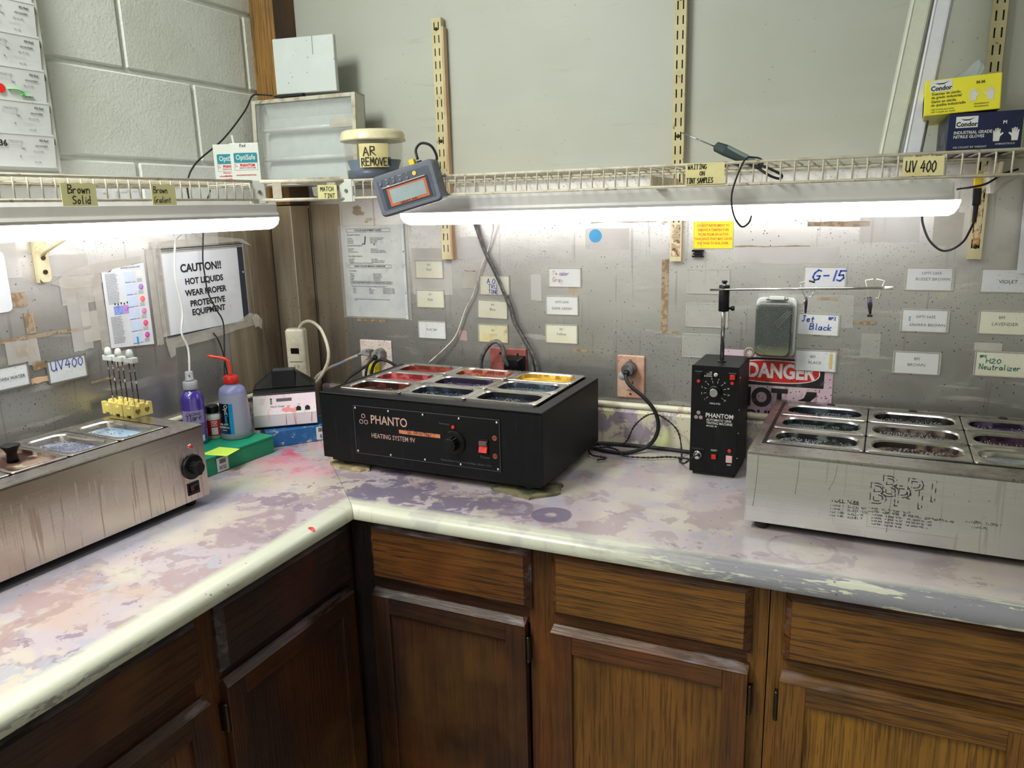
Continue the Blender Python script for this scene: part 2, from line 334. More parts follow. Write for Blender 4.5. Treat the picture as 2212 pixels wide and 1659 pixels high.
m_paper_spk = M('spattered_paper', (230, 232, 236), .65, layers=[dict(s=10, lo=.5, hi=.7, c=(214, 218, 226)), _spk(160, (110, 100, 150), .8, 4, .2, (11, .42, .52))])
m_paper_cream = M('yellowed_paper', (226, 224, 202), .7, layers=[dict(s=14, lo=.45, hi=.7, c=(214, 206, 172)), _spk(130, (130, 110, 80), .7, 4, .14, (11, .45, .52))])
m_paper_yell = M('yellow_dyed_paper', (230, 222, 176), .7, layers=[dict(s=22, lo=.45, hi=.6, c=(226, 204, 120)), dict(s=40, lo=.6, hi=.7, c=(200, 160, 90))])
m_paper_grey = M('sleeved_old_sheet', (208, 210, 212), .45, layers=[dict(s=9, lo=.48, hi=.62, c=(188, 192, 200), d=(12, .05)), dict(s=30, lo=.6, hi=.66, c=(160, 162, 170), a=.5), _spk(90, (190, 130, 90), .7, 7, .12, (6, .48, .56))])
m_note = M('yellow_sticky_note', (246, 241, 180), .7, layers=[dict(s=18, lo=.45, hi=.7, c=(238, 230, 164))])
m_note_pale = M('faded_note', (226, 214, 158), .6, layers=[dict(s=18, lo=.45, hi=.7, c=(208, 192, 130))])
m_note_green = M('lime_sticky_note', (206, 240, 90), .7)
m_ink = M('black_ink', (32, 31, 34), .6)
m_ink_grey = M('grey_print', (84, 84, 90), .6)
m_ink_faint = M('faint_print', (140, 140, 146), .6)
m_ink_blue = M('blue_marker', (40, 78, 178), .6)
m_ink_green = M('green_marker', (44, 128, 112), .6)
m_ink_pink = M('faded_pink_marker', (224, 170, 170), .6)
m_ink_red = M('red_print', (206, 40, 52), .6)
m_ink_orange = M('orange_print', (232, 120, 44), .6)
m_white_ink = M('white_print', (216, 214, 210), .5)
m_pink_ink = M('pinkish_worn_print', (186, 150, 140), .5)
m_teal = M('teal_print', (20, 130, 146), .45)
m_signwhite = M('pink_stained_sign_plastic', (212, 186, 196), .4, layers=[dict(s=9, lo=.45, hi=.62, c=(196, 160, 180)), dict(s=(60, 60, 9), lo=.58, hi=.66, c=(150, 96, 130), a=.6), _spk(130, (52, 34, 60), 1., 4, .24, (8, .32, .42)), dict(t='z', lo=-.09, hi=-.17, c=(222, 196, 150), a=.5)])
m_signred = M('red_sign_print', (206, 40, 32), .4, layers=[_spk(110, (50, 20, 30), 1., 4, .22, (9, .32, .42))])
m_signblack = M('black_sign_print', (28, 26, 30), .4, layers=[dict(s=30, lo=.6, hi=.7, c=(70, 60, 70))])
m_signletter = M('pale_sign_print', (224, 214, 216), .4, layers=[_spk(120, (120, 60, 80), .8, 6, .22, (9, .36, .45))])
m_smoke = M('smoked_plastic_cover', (74, 79, 74), .22, layers=[dict(s=7, lo=.4, hi=.7, c=(58, 63, 60)), _spk(300, (190, 190, 180), .5, 2, .2, (9, .3, .6)), dict(t='z', lo=-.035, hi=-.06, c=(128, 126, 92), a=.8)], alpha=.93, coat=.5)
m_blue_dot = M('blue_sticker', (72, 156, 204), .45)
m_yell_card = M('yellow_warning_card', (246, 226, 40), .45, layers=[dict(s=20, lo=.5, hi=.7, c=(248, 214, 40))])
m_green_box = M('green_card_box', (18, 140, 104), .42, layers=[dict(s=8, lo=.5, hi=.7, c=(24, 156, 116)), _spk(120, (190, 210, 200), .8, 4, .10, (9, .46, .52))])
m_blue_box = M('scuffed_blue_box', (36, 98, 156), .45, layers=[dict(s=26, lo=.53, hi=.60, c=(148, 168, 184), nr=.7, m=[dict(t='z', lo=.045, hi=.0, d=(20, .03))]), dict(s=60, lo=.62, hi=.66, c=(190, 190, 180), a=.8)])
m_yellow_plastic = M('yellow_plastic', (242, 222, 132), .4, layers=[dict(s=40, lo=.6, hi=.7, c=(206, 160, 80), a=.7)])
m_rod = M('dye_crusted_rod', (120, 112, 110), .4, metal=.6, layers=[dict(s=(8, 8, 50), lo=.45, hi=.5, c=(52, 32, 28)), dict(s=(30, 30, 60), o=(5, 5, 5), lo=.56, hi=.6, c=(206, 212, 216))])
m_wash = M('translucent_bottle', (176, 178, 204), .3, layers=[dict(t='z', lo=.118, hi=.122, c=(150, 156, 206)), dict(s=16, lo=.5, hi=.7, c=(188, 184, 206), a=.5), dict(t='z', lo=.05, hi=.0, c=(170, 168, 180))], trans=.25, coat=.2)
m_red_plastic = M('red_plastic', (206, 42, 32), .35, layers=[dict(s=40, lo=.55, hi=.7, c=(176, 26, 26))])
m_red_tube = M('orange_red_tube', (238, 70, 44), .3)
m_purple = M('purple_liquid_bottle', (104, 70, 176), .12, layers=[dict(t='z', lo=.05, hi=.12, c=(76, 58, 170)), dict(s=(60, 60, 6), lo=.55, hi=.65, c=(150, 130, 210), a=.6)], trans=.35, coat=.6)
m_purple_label = M('lavender_label', (160, 146, 200), .35)
m_silver_plastic = M('grey_spray_cap', (160, 162, 166), .35)
m_liq = {}
m_wall_of = {}; m_bub = {}
def liquid(name, c1, c2, sc=130, k=1.0, r=.30, foam=None):
    ls = [dict(s=18, lo=.45, hi=.62, c=c2)]
    if foam: ls += [dict(t='voro', s=sc * 1.6, lo=.34, hi=.10, c=foam, a=.55, m=[dict(s=20, lo=.44, hi=.54)])]
    lq = M(name, c1, r, spec=.22, layers=ls, bump=[dict(t='voro', s=sc, lo=.65, hi=.0, k=k, dd=.0035)])
    m_bub[lq.name] = M(name + '_bubbles', tuple(int(v * .5 + 30) for v in c2), .10, spec=.8, coat=.6)
    m_wall_of[lq.name] = M(name + '_stained_pan_wall', tuple(int(v * .8) for v in c1), .4, metal=.25, spec=.3, layers=[dict(s=30, lo=.5, hi=.62, c=c2), dict(t='z', lo=1, hi=2, c=c2)])
    return lq
L_ = liquid
liqs = [[L_('brown_red_dye', (122, 44, 36), (156, 74, 62)), L_('rust_dye', (150, 70, 46), (196, 118, 92)), L_('yellow_dye', (200, 152, 40), (226, 192, 80), k=.6)],
        [L_('red_dye', (146, 46, 52), (184, 90, 90), k=.6), L_('purple_dye', (38, 24, 50), (72, 54, 88), foam=(170, 150, 200)), L_('grey_blue_dye', (48, 58, 72), (84, 98, 108), k=.7)],
        [L_('dark_brown_dye', (44, 16, 10), (96, 44, 26)), L_('navy_dye', (16, 20, 30), (44, 52, 70), foam=(150, 170, 190)), L_('blue_black_dye', (14, 18, 26), (34, 42, 52), foam=(130, 140, 150))]]
liqs2 = [[L_('blue_black_bath', (18, 22, 32), (60, 70, 78), foam=(170, 190, 190)), L_('black_bath', (14, 14, 18), (50, 50, 52), foam=(170, 170, 170)), L_('purple_black_bath', (36, 22, 44), (86, 70, 96), foam=(170, 150, 180))],
         [L_('green_black_bath', (14, 20, 22), (70, 88, 84), foam=(150, 180, 170)), L_('brown_black_bath', (38, 28, 26), (112, 98, 92), foam=(200, 190, 180)), L_('maroon_bath', (44, 24, 36), (80, 54, 72))],
         [L_('smoky_black_bath', (26, 30, 32), (104, 108, 106), foam=(200, 204, 200)), L_('brown_foam_bath', (54, 42, 38), (128, 108, 96), foam=(226, 216, 206)), L_('clear_water_bath', (112, 120, 122), (156, 162, 160), k=.15)]]
liq_l = [L_('milky_blue_rinse', (150, 176, 200), (206, 222, 214), k=.25), L_('lavender_foam_bath', (120, 122, 146), (176, 180, 200), foam=(220, 222, 236)), None, L_('grey_rinse', (128, 128, 130), (176, 170, 164))]
m_lid = M('dye_caked_lid', (150, 128, 112), .45, metal=.3, layers=[dict(s=16, lo=.45, hi=.55, c=(96, 58, 44)), dict(s=40, lo=.55, hi=.62, c=(190, 176, 150)), dict(s=10, o=(3, 3, 3), lo=.55, hi=.62, c=(70, 34, 28))])

def oak(name, d, dark=0.0, base=(158, 104, 42), red=0.0, wear=.0):
    """d: grain direction 'x' or 'z'"""
    g = (3.0, 150, 150) if d == 'x' else (150, 150, 3.0); p = (10, 300, 300) if d == 'x' else (300, 300, 10)
    w = (1.1, 1.1, 13) if d == 'x' else (13, 1.1, 1.1)
    ls = [dict(s=g, lo=.35, hi=.75, c=tuple(int(v * (.80 if d == 'x' else .90)) for v in base)),
          dict(t='wave', s=w, dist=6, ds=1.0, dir='Z' if d == 'x' else 'X', lo=.80, hi=.99, c=tuple(int(v * .42) for v in base), a=.62 if d == 'x' else .35, m=[dict(s=g, lo=.35, hi=.5)]),
          dict(s=p, o=(2, 5, 1), lo=.53, hi=.62, c=(46, 26, 10), a=.75 if d == 'x' else .6, det=2), dict(s=4.5 if d == 'x' else (9, 9, 4), o=(3, 3, 1), lo=.46, hi=.70, c=tuple(int(v * .58) for v in base), a=.7),
          dict(s=2.2, lo=.5, hi=.75, c=(172, 124, 56), a=.35)]
    if red: ls.append(dict(s=5, o=(7, 7, 7), lo=.5, hi=.7, c=(120, 46, 20), a=red))
    if dark: ls.append(dict(s=(2.2, 2.2, 3.4) if d == 'x' else (4, 4, 1.6), o=(1, 8, 3), lo=.62 - dark * .5, hi=.86 - dark * .5, c=(30, 23, 25), a=min(1, .30 + dark), nr=.65))
    if wear: ls.append(dict(s=(9, 40, 40), o=(4, 4, 4), lo=.5, hi=.62, c=(118, 104, 106), a=wear))
    return M(name, base, .42, layers=ls, bump=[dict(s=p, o=(2, 5, 1), lo=.45, hi=.66, k=.35, dd=.0012)])
oaks = {}
def OAK(d, lvl, wear=0):
    k = (d, lvl, wear)
    if k not in oaks:
        base = {0: (150, 104, 34), 1: (130, 86, 32), 2: (106, 64, 26), 3: (76, 44, 22), 4: (64, 50, 48)}[lvl]  # darker levels: dye-blackened wood plus some shade painted into the colour
        oaks[k] = oak('oak_%s_%d_%d' % (d, lvl, int(wear * 10)), d, dark=[0, .12, .25, .40, .55][lvl], base=base, red=[0, .1, .3, .3, .35][lvl], wear=wear)
    return oaks[k]
m_post_front = oak('pine_post', 'z', 0, (158, 116, 58)); m_post_side = oak('shaded_post_side', 'z', .35, (112, 72, 30))  # side is a darker copy: the post's shade is put into its colour

# laminate: dye-stained top, paler nosing worn through to grey
RD = lambda p, s, lo, hi, c, a=1.0, ring=None, d=(14, .03), **k: dict(t='ball', p=p, s=s, lo=lo, hi=hi, c=c, a=a, d=d, **({'ring': ring} if ring else {}), **k)
nose_r = dict(t='y', lo=-.596, hi=-.616, d=(9, .012)); nose_l = dict(t='x', lo=.590, hi=.612, d=(9, .012))
def laminate(name, side):
    ls = [dict(s=3.2, lo=.42, hi=.62, c=(176, 158, 164), d=(4, .15)),
          dict(s=5.0, o=(2, 0, 0), lo=.48, hi=.56, c=(176, 162, 172), d=(10, .08), a=.8),
          dict(s=9.0, o=(5, 1, 0), lo=.535, hi=.56, c=(152, 134, 140), d=(16, .06), nr=.65, a=.8),
          dict(s=6.5, o=(0, 4, 0), lo=.55, hi=.58, c=(160, 159, 172), d=(14, .05), nr=.7, a=.75),
          dict(s=8.0, o=(9, 4, 2), lo=.57, hi=.60, c=(190, 182, 162), d=(14, .05), a=.4),
          dict(s=14, o=(1, 2, 0), lo=.62, hi=.64, c=(134, 116, 134), d=(20, .03), nr=.7, a=.85)]
    if side == 'r':
        ls += [dict(s=7.0, o=(3, 3, 0), lo=.50, hi=.54, c=(112, 102, 122), d=(10, .08), nr=.68, a=.9, m=[RD((.68, -.50, .914), (1, 1.6, 1), .42, .22, (0, 0, 0))]),
               RD((1.12, -.22, .914), (1, 1, 1), .26, .12, (200, 202, 172), .45, m=[dict(s=8, lo=.46, hi=.54)]),
               RD((.93, -.50, .914), 1, .05, .046, (120, 104, 124), .75, m=[dict(s=30, lo=.4, hi=.5)], d=(10, .02)),
               RD((1.06, -.532, .914), 1, .043, .040, (108, 98, 120), .85, ring=(.008, .014), d=(14, .012)),
               RD((.97, -.525, .914), 1, .046, .043, (124, 106, 124), .8, ring=(.028, .032), d=(14, .012), m=[dict(s=30, lo=.4, hi=.46)]),
               RD((1.545, -.52, .914), 1, .064, .062, (150, 124, 136), .8, ring=(.055, .057), d=(4, .005)),
               RD((1.787, -.545, .914), 1, .012, .0115, (196, 130, 130), .8, ring=(.009, .0095), d=(4, .001)),
               RD((.908, -.630, .911), (1, .5, 1.6), .0135, .0125, (150, 146, 152), 1.0, d=(60, .006)),
               RD((1.48, -.568, .914), (1, 1.7, 1), .018, .016, (128, 112, 132), .8, d=(30, .01)),
               dict(t='x', lo=1.1, hi=1.6, c=(206, 190, 186), a=.6, m=[dict(s=4, lo=.4, hi=.6)]),
               dict(t='y', lo=-.590, hi=-.612, c=(198, 197, 180), d=(9, .012)),
               dict(s=(10, 10, 10), lo=.50, hi=.56, c=(158, 152, 156), d=(30, .02), a=.4, m=[nose_r]),
               dict(s=(5, 40, 40), o=(1, 1, 1), lo=.44, hi=.47, c=(134, 132, 140), nr=.75, m=[nose_r, dict(t='x', lo=1.12, hi=1.42, d=(20, .2))], r=.5),
               dict(s=(30, 120, 120), lo=.62, hi=.64, c=(206, 210, 180), nr=.75, m=[nose_r, dict(t='x', lo=1.12, hi=1.42)]),
               dict(s=(60, 10, 10), lo=.6, hi=.7, c=(176, 140, 130), a=.5, m=[nose_r, dict(t='x', lo=1.1, hi=.7)])]
    else:
        ls += [dict(s=6.0, o=(8, 3, 0), lo=.46, hi=.60, c=(184, 158, 146), d=(7, .12), a=.8, m=[dict(t='y', lo=-.7, hi=-1.0)]),
               dict(s=8.0, o=(8, 9, 0), lo=.53, hi=.58, c=(160, 134, 134), d=(9, .10), nr=.7, a=.8, m=[dict(t='y', lo=-.7, hi=-1.0)]),
               dict(s=(5, 3, 3), o=(2, 9, 0), lo=.50, hi=.60, c=(156, 154, 170), d=(7, .08), a=.7, m=[dict(t='x', lo=.46, hi=.38, d=(6, .1))]),
               RD((.33, -.42, .914), (1, 1, 1), .17, .09, (202, 84, 98), .9, m=[dict(s=13, lo=.52, hi=.60, nr=.7)]),
               RD((.33, -.40, .914), (1, 1, 1), .20, .12, (206, 150, 160), .6, m=[dict(s=9, lo=.45, hi=.60)]),
               RD((.455, -.66, .914), (1, 1, 1), .048, .043, (134, 118, 132), .85, m=[dict(s=32, lo=.38, hi=.44)]),
               RD((.52, -.80, .914), (1.3, .8, 1), .085, .075, (150, 130, 138), .8, m=[dict(s=20, lo=.38, hi=.44)], d=(14, .05)),
               RD((.32, -.60, .914), 1, .08, .03, (180, 186, 140), .4),
               dict(t='x', lo=.588, hi=.606, c=(196, 197, 180), d=(9, .012)),
               RD((.630, -.765, .911), (1, 1.3, 1), .0085, .0078, (206, 60, 56), 1.0, d=(60, .003)),
               dict(s=(40, 8, 40), o=(1, 1, 1), lo=.53, hi=.55, c=(150, 148, 142), nr=.78, m=[nose_l, dict(t='y', lo=-.85, hi=-1.28, d=(20, .2)), dict(t='z', lo=.906, hi=.896, d=(14, .02))], r=.5),
               dict(s=(10, 60, 10), lo=.55, hi=.68, c=(196, 130, 112), a=.55, m=[nose_l, dict(t='y', lo=-.74, hi=-.66)])]
    ls.append(_spk(42, (104, 86, 112), .8, 11, .10, (5, .5, .56)))
    return M(name, (188, 177, 166), .30, layers=ls, bump=[dict(s=60, lo=.3, hi=.7, k=.06)], coat=.15)
m_lam_r = laminate('stained_laminate_back', 'r'); m_lam_l = laminate('stained_laminate_left', 'l')
m_splash = M('stained_backsplash', (214, 206, 182), .4, layers=[dict(s=9, lo=.47, hi=.53, c=(160, 146, 156), d=(12, .06), nr=.7), dict(s=(40, 40, 6), lo=.55, hi=.66, c=(150, 112, 124), a=.6), _spk(90, (70, 40, 70), .9, 3, .15, (6, .42, .5)), dict(s=16, o=(5, 5, 5), lo=.6, hi=.62, c=(212, 214, 160))])
m_floor = M('grey_vinyl_floor', (166, 160, 154), .5)
m_ceil = M('ceiling_paint', (216, 218, 208), .8)
m_wallp = M('far_wall_paint', (212, 211, 206), .7)

# ---------------------------------------------------------------- the room
def structure(name, mb, mat, parent=None, **k):
    o = mb.build(name, mat, parent, **k)
    if not parent: o['kind'] = 'structure'
    return o
structure('floor', MB().box(-.05, -4.2, -.05, 3.7, .05, 0), m_floor)
structure('ceiling', MB().box(-.15, -4.2, 2.66, 3.7, .1, 2.7), m_ceil)
structure('wall_right', MB().box(3.6, -4.2, 0, 3.7, .05, 2.66), m_wallp)
structure('wall_front', MB().box(-.05, -4.2, 0, 3.6, -4.1, 2.66), m_wallp)
wall_left = structure('wall_left', MB().box(-.15, -4.1, 0, -.0045, .0, 2.66), m_mortar)
wall_back = structure('wall_back', MB().box(-.15, .003, 0, 3.6, .1, 2.66), m_board)
# painted concrete blocks, 406 x 203 mm, raked joints
blk = {}
def block(y0, y1, z0, z1):
    y1 = min(y1, -.005)
    if y1 - y0 < .03: return
    k = round(y1 - y0, 3)
    if k not in blk:
        w = y1 - y0 - .010; m = MB().box(-.03, -w / 2, -.0965, .0, w / 2, .0965)
        me = m.mesh('concrete_block', m_block); bm = bmesh.new(); bm.from_mesh(me)
        bmesh.ops.bevel(bm, geom=[e for e in bm.edges], offset=.004, segments=1, affect='EDGES'); bm.to_mesh(me); bm.free(); blk[k] = me
    o = bpy.data.objects.new('concrete_block', blk[k]); COL.objects.link(o); o.parent = wall_left
    rnd = random.Random(int(y0 * 1000) + int(z0 * 7777))
    o.location = (rnd.uniform(-.0012, 0.0006), (y0 + y1) / 2, (z0 + z1) / 2)
for i in range(5):
    z0 = 1.467 + .203 * i
    off = -.328 if i % 2 == 1 else -.122
    y = off + .406
    while y > -2.2:
        block(y - .406, y, z0, z0 + .203); y -= .406
# steel sheets behind the worktops
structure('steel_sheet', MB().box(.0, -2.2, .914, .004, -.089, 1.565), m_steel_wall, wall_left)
structure('steel_sheet', MB().box(.0045, -.30, .914, .0052, -.0895, 1.56), m_steel_dark, wall_left)  # corner overlay in the steel with the painted brown reflection
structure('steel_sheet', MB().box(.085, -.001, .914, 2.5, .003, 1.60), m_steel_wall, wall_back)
structure('steel_sheet', MB().box(.085, -.0016, .914, .19, -.001, 1.56), m_steel_dark, wall_back)  # same painted-reflection overlay on the back wall side
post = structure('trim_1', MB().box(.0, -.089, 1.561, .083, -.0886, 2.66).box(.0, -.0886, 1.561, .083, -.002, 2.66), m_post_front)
structure('shaded_side_face', MB().box(.083, -.088, 1.561, .0836, -.002, 2.66), m_post_side, post)  # thin skin added to carry the painted shade of the side
clad = structure('steel_cladding', MB().box(.0, -.0905, .914, .085, -.002, 1.558), m_steel_dark, post, bev=.002)
structure('lap_seam', MB().box(.0052, -.0925, .93, .0072, -.0905, 1.55).box(.083, -.012, .93, .0865, -.010, 1.55), m_rubber, post)
# ---------------------------------------------------------------- worktops (mitred at the corner) with backsplash
prof = [(-.001, .914), (-.30, .914), (-.610, .914)] + [(-.622 - .018 * math.sin(R(a)), .896 + .018 * math.cos(R(a))) for a in (0, 22, 45, 68, 90)] + [(-.641, .889), (-.639, .884), (-.634, .883), (-.62, .886), (-.60, .886), (-.60, .879), (-.001, .879)]
def ring_r(x=None): return [((-y if x is None else x) + (.0006 if x is None else 0), y, z) for y, z in prof]
def ring_l(y=None): return [(-a, (a if y is None else y) - (.0006 if y is None else 0), z) for a, z in prof]
ctr = MB().loft([ring_r(), ring_r(2.5)], sm=False).build('countertop', m_lam_r)
tag(ctr, 'dye-stained laminate worktop running along the back steel wall', 'countertop')
ctl = MB().loft([ring_l(), ring_l(-2.2)], sm=False).build('countertop', m_lam_l)
tag(ctl, 'dye-stained laminate worktop running along the left wall under the caution sign', 'countertop')
for c in (ctr, ctl):
    c.data.polygons.foreach_set('use_smooth', [True] * len(c.data.polygons))
    md = c.modifiers.new('sharp', 'EDGE_SPLIT'); md.split_angle = R(40)
MB().prism([(-.021, .914), (-.021, 1.004), (-.015, 1.012), (-.0015, 1.012), (-.0015, .914)], 'x', .09, 2.5).build('backsplash', m_splash, ctr)
MB().prism([(.0055, .914), (.0055, 1.012), (.015, 1.012), (.021, 1.004), (.021, .914)], 'y', -2.2, -.10).build('backsplash', m_splash, ctl)
# cream conduit lying on the splash top
cd = MB().tube([(.24, -.013, 1.0235), (.60, -.012, 1.0215), (1.0, -.012, 1.021), (1.50, -.012, 1.021), (2.3, -.012, 1.021)], .0085, 10).build('conduit', m_cream_plastic)
tag(cd, 'thin cream conduit lying along the back of the worktop behind the heaters', 'conduit')
cd = MB().tube([(.013, -1.5, 1.021), (.013, -.6, 1.021), (.013, -.30, 1.021), (.03, -.16, 1.021)], .0085, 10).build('conduit', m_cream_plastic)
tag(cd, 'thin cream conduit lying along the left wall behind the spray bottle', 'conduit')

# ---------------------------------------------------------------- oak base cabinets
def bevel_ring(x0, z0, x1, z1, y0, y1, ins):
    a = [(x0, y0, z0), (x1, y0, z0), (x1, y0, z1), (x0, y0, z1)]
    b = [(x0, y0 - .007, z0), (x1, y0 - .007, z0), (x1, y0 - .007, z1), (x0, y0 - .007, z1)]
    c = [(x0 + ins, y1, z0 + ins), (x1 - ins, y1, z0 + ins), (x1 - ins, y1, z1 - ins), (x0 + ins, y1, z1 - ins)]
    return MB().loft([a, b, c], True, False)
def drawer(P, x0, x1, lvl, wear=.5, z0=.7365, z1=.871):
    d = MB().box(x0 + .0123, -.0203, z0 + .0123, x1 - .0123, -.004, z1 - .0123).build('drawer', OAK('x', lvl), P)
    bevel_ring(x0, z0, x1, z1, -.0005, -.020, .012).build('bevelled_edge', OAK('x', min(4, lvl + 1), wear), d)
    return d
def door(P, x0, x1, lvl, hinge=None, lvls=None, wear=.5, z0=.115, z1=.713):
    s = .045; ls, lp = lvls or (lvl, lvl)
    d = MB().box(x0 + s - .004, -.012, z0 + s, x1 - s + .004, -.004, z1 - .05).build('door', OAK('z', lp), P)
    MB().box(x0, -.0195, z0, x0 + s, -.0005, z1 - .0135).build('stile', OAK('z', ls), d, bev=.0015)
    MB().box(x1 - s, -.0195, z0, x1, -.0005, z1 - .0135).build('stile', OAK('z', ls), d, bev=.0015)
    MB().box(x0 + s, -.0195, z1 - .053, x1 - s, -.0005, z1 - .0135).build('rail', OAK('x', ls), d, bev=.001)
    MB().box(x0 + s, -.0195, z0, x1 - s, -.0005, z0 + .055).build('rail', OAK('x', ls), d, bev=.001)
    # sloping finger-pull lip along the top edge, mitred ends
    a = [(x0, -.0215, z1 - .0130), (x0 + .003, -.006, z1), (x0, -.0005, z1), (x0, -.0005, z1 - .0130)]
    b = [(x1, -.0215, z1 - .0130), (x1 - .010, -.006, z1), (x1, -.0005, z1), (x1, -.0005, z1 - .0130)]
    MB().loft([a, b]).build('top_lip', OAK('x', min(4, ls), wear), d)
    if hinge:
        hx = x1 + .004 if hinge == 'r' else x0 - .004
        m = MB().cyl((hx, -.014, .622), (hx, -.014, .668), .0042, 10)
        m.sphere((hx, -.014, .671), .0045, 8, 6).sphere((hx, -.014, .619), .0045, 8, 6)
        m.box(hx - .004 if hinge == 'l' else hx - .006, -.012, .618, hx + .006 if hinge == 'l' else hx + .004, -.0005, .672)
        m.build('hinge', m_hinge, d, bev=.0006)
    return d
m_hinge = M('antique_brass_hinge', (74, 66, 52), .35, metal=.9)
def frame(P, members):
    for (x0, x1, z0, z1, d, lvl) in members:
        MB().box(x0, 0, z0, x1, .019, z1).build('face_frame_stile' if d == 'z' else 'face_frame_rail', OAK(d, lvl), P)
m_carcass = oak('carcass_side', 'z', .3, (96, 62, 30))
def cabinet(label, loc, rz, w, x_in=0.0):
    P = thing('base_cabinet', label, 'cabinet', loc, rz)
    MB().box(x_in, .02, .10, w, .58, .12).box(x_in, .02, .12, x_in + .018, .58, .876).box(w - .018, .02, .12, w, .58, .876).box(x_in + .018, .562, .12, w - .018, .58, .876).box(x_in, .06, 0, w, .075, .10).build('carcass', m_carcass, P)
    return P
# back run, unit A: world x .602 .. 1.501
P = cabinet('dark oak two-door base cabinet under the black heating unit, blackened at the corner', (.602, -.600, 0), 0, .899)
frame(P, [(.0, .064, .10, .878, 'z', 4), (.434, .492, .10, .878, 'z', 2), (.865, .899, .10, .878, 'z', 1), (.064, .434, .862, .878, 'x', 3), (.492, .865, .862, .878, 'x', 1), (.064, .434, .700, .750, 'x', 3), (.492, .865, .700, .750, 'x', 2), (.064, .865, .10, .13, 'x', 3)])
drawer(P, .057, .442, 2, .9); drawer(P, .487, .872, 1, .2)
door(P, .055, .430, 3, 'r', (3, 3), .6); door(P, .486, .870, 1, 'r', (2, 1), 1.0)
P = cabinet('amber oak base cabinet at the right end under the stainless heater with the worn lettering', (1.503, -.600, 0), 0, .94)
frame(P, [(.0, .034, .10, .878, 'z', 1), (.41, .478, .10, .878, 'z', 1), (.868, .94, .10, .878, 'z', 1), (.034, .41, .862, .878, 'x', 1), (.478, .868, .862, .878, 'x', 1), (.034, .41, .700, .750, 'x', 1), (.478, .868, .700, .750, 'x', 1), (.034, .868, .10, .13, 'x', 1)])
drawer(P, .025, .418, 1, .3); door(P, .023, .418, 0, 'l', (1, 0), .6)
drawer(P, .470, .876, 1, .3); door(P, .470, .876, 0, 'r', (1, 0), .6)
# left run: local x = world y + 1.50, faces +x
P = cabinet('blackened oak base cabinet under the left worktop, facing the room', (.600, -1.50, 0), 90, .898)
frame(P, [(.0, .05, .10, .878, 'z', 3), (.432, .492, .10, .878, 'z', 2), (.855, .898, .10, .878, 'z', 3), (.05, .432, .862, .878, 'x', 3), (.492, .855, .862, .878, 'x', 3), (.05, .432, .700, .758, 'x', 3), (.492, .855, .700, .745, 'x', 4), (.05, .855, .10, .13, 'x', 3)])
drawer(P, .045, .441, 3, .5, .752, .869); drawer(P, .484, .872, 4, .4, .733, .870)
door(P, .045, .443, 3, None, (3, 2), .9, .115, .713); door(P, .484, .868, 3, 'l', (3, 3), .7, .115, .718)

# ---------------------------------------------------------------- twin-slot uprights
def upright(label, x0, x1, z0, z1, loc_slots, patch=None, shade_strip=True):
    P = thing('shelf_upright', label, 'shelf upright', ((x0 + x1) / 2, 0, z0), 0, 'cream slotted uprights on the back wall')
    w = x1 - x0; h = z1 - z0; m = MB(); sx = [(-.0078, -.0048), (.0048, .0078)]
    yf0, yf1 = -.0190, -.0172
    z = h - .010; zz = []
    while z - .019 > .004: zz.append((z - .019, z)); z -= .0318
    prev = h
    for a, b in zz:
        m.box(-w / 2, yf0, b, w / 2, yf1, prev); prev = a
        m.box(-w / 2, yf0, a, sx[0][0], yf1, b); m.box(sx[0][1], yf0, a, sx[1][0], yf1, b); m.box(sx[1][1], yf0, a, w / 2, yf1, b)
    m.box(-w / 2, yf0, 0, w / 2, yf1, prev)
    m.box(-w / 2, yf1, 0, -w / 2 + .0016, -.001, h).box(w / 2 - .0016, yf1, 0, w / 2, -.001, h)
    m.build('slotted_channel', m_cream_slotted, P)
    MB().box(-w / 2 + .0018, -.0060, .001, w / 2 - .0018, -.0012, h - .001).build('channel_shade_strip', m_rubber, P)  # dark strip added for the shaded, grimy inside of the channel
    for sz in loc_slots:
        MB().lathe([(.0001, 0), (.0042, .0), (.0046, .0015), (.003, .003), (.0001, .0034)], n=12).build('screw', m_hinge, P, loc=(0, -.019, sz - z0), rot=(R(90), 0, 0))
    return P
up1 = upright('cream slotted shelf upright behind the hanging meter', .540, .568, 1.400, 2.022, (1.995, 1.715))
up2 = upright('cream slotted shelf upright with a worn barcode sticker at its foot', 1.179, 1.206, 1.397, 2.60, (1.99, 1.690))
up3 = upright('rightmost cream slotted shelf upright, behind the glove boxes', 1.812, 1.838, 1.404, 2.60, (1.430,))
MB().box(-.0105, -.0196, .012, .0105, -.0191, .088).build('barcode_sticker', M('worn_barcode_sticker', (214, 196, 160), .6, layers=[dict(t='wave', s=(1, 1, 160), dist=1, dir='Z', lo=.5, hi=.6, c=(90, 64, 48), m=[dict(s=60, lo=.42, hi=.5)]), dict(s=70, lo=.56, hi=.6, c=(120, 76, 44))]), up2)
MB().box(-.006, -.0196, .030, .0065, -.0191, .125).build('peeling_paint_patch', M('rusty_bare_patch', (186, 132, 74), .7, layers=[dict(s=90, lo=.45, hi=.55, c=(216, 200, 160))]), up3)
MB().box(.0142, -.019, .0, .020, -.001, .60).build('wooden_side_strip', M('pinkish_wood_strip', (214, 186, 150), .6, layers=[dict(s=(60, 60, 8), lo=.45, hi=.65, c=(190, 150, 112))]), up1)

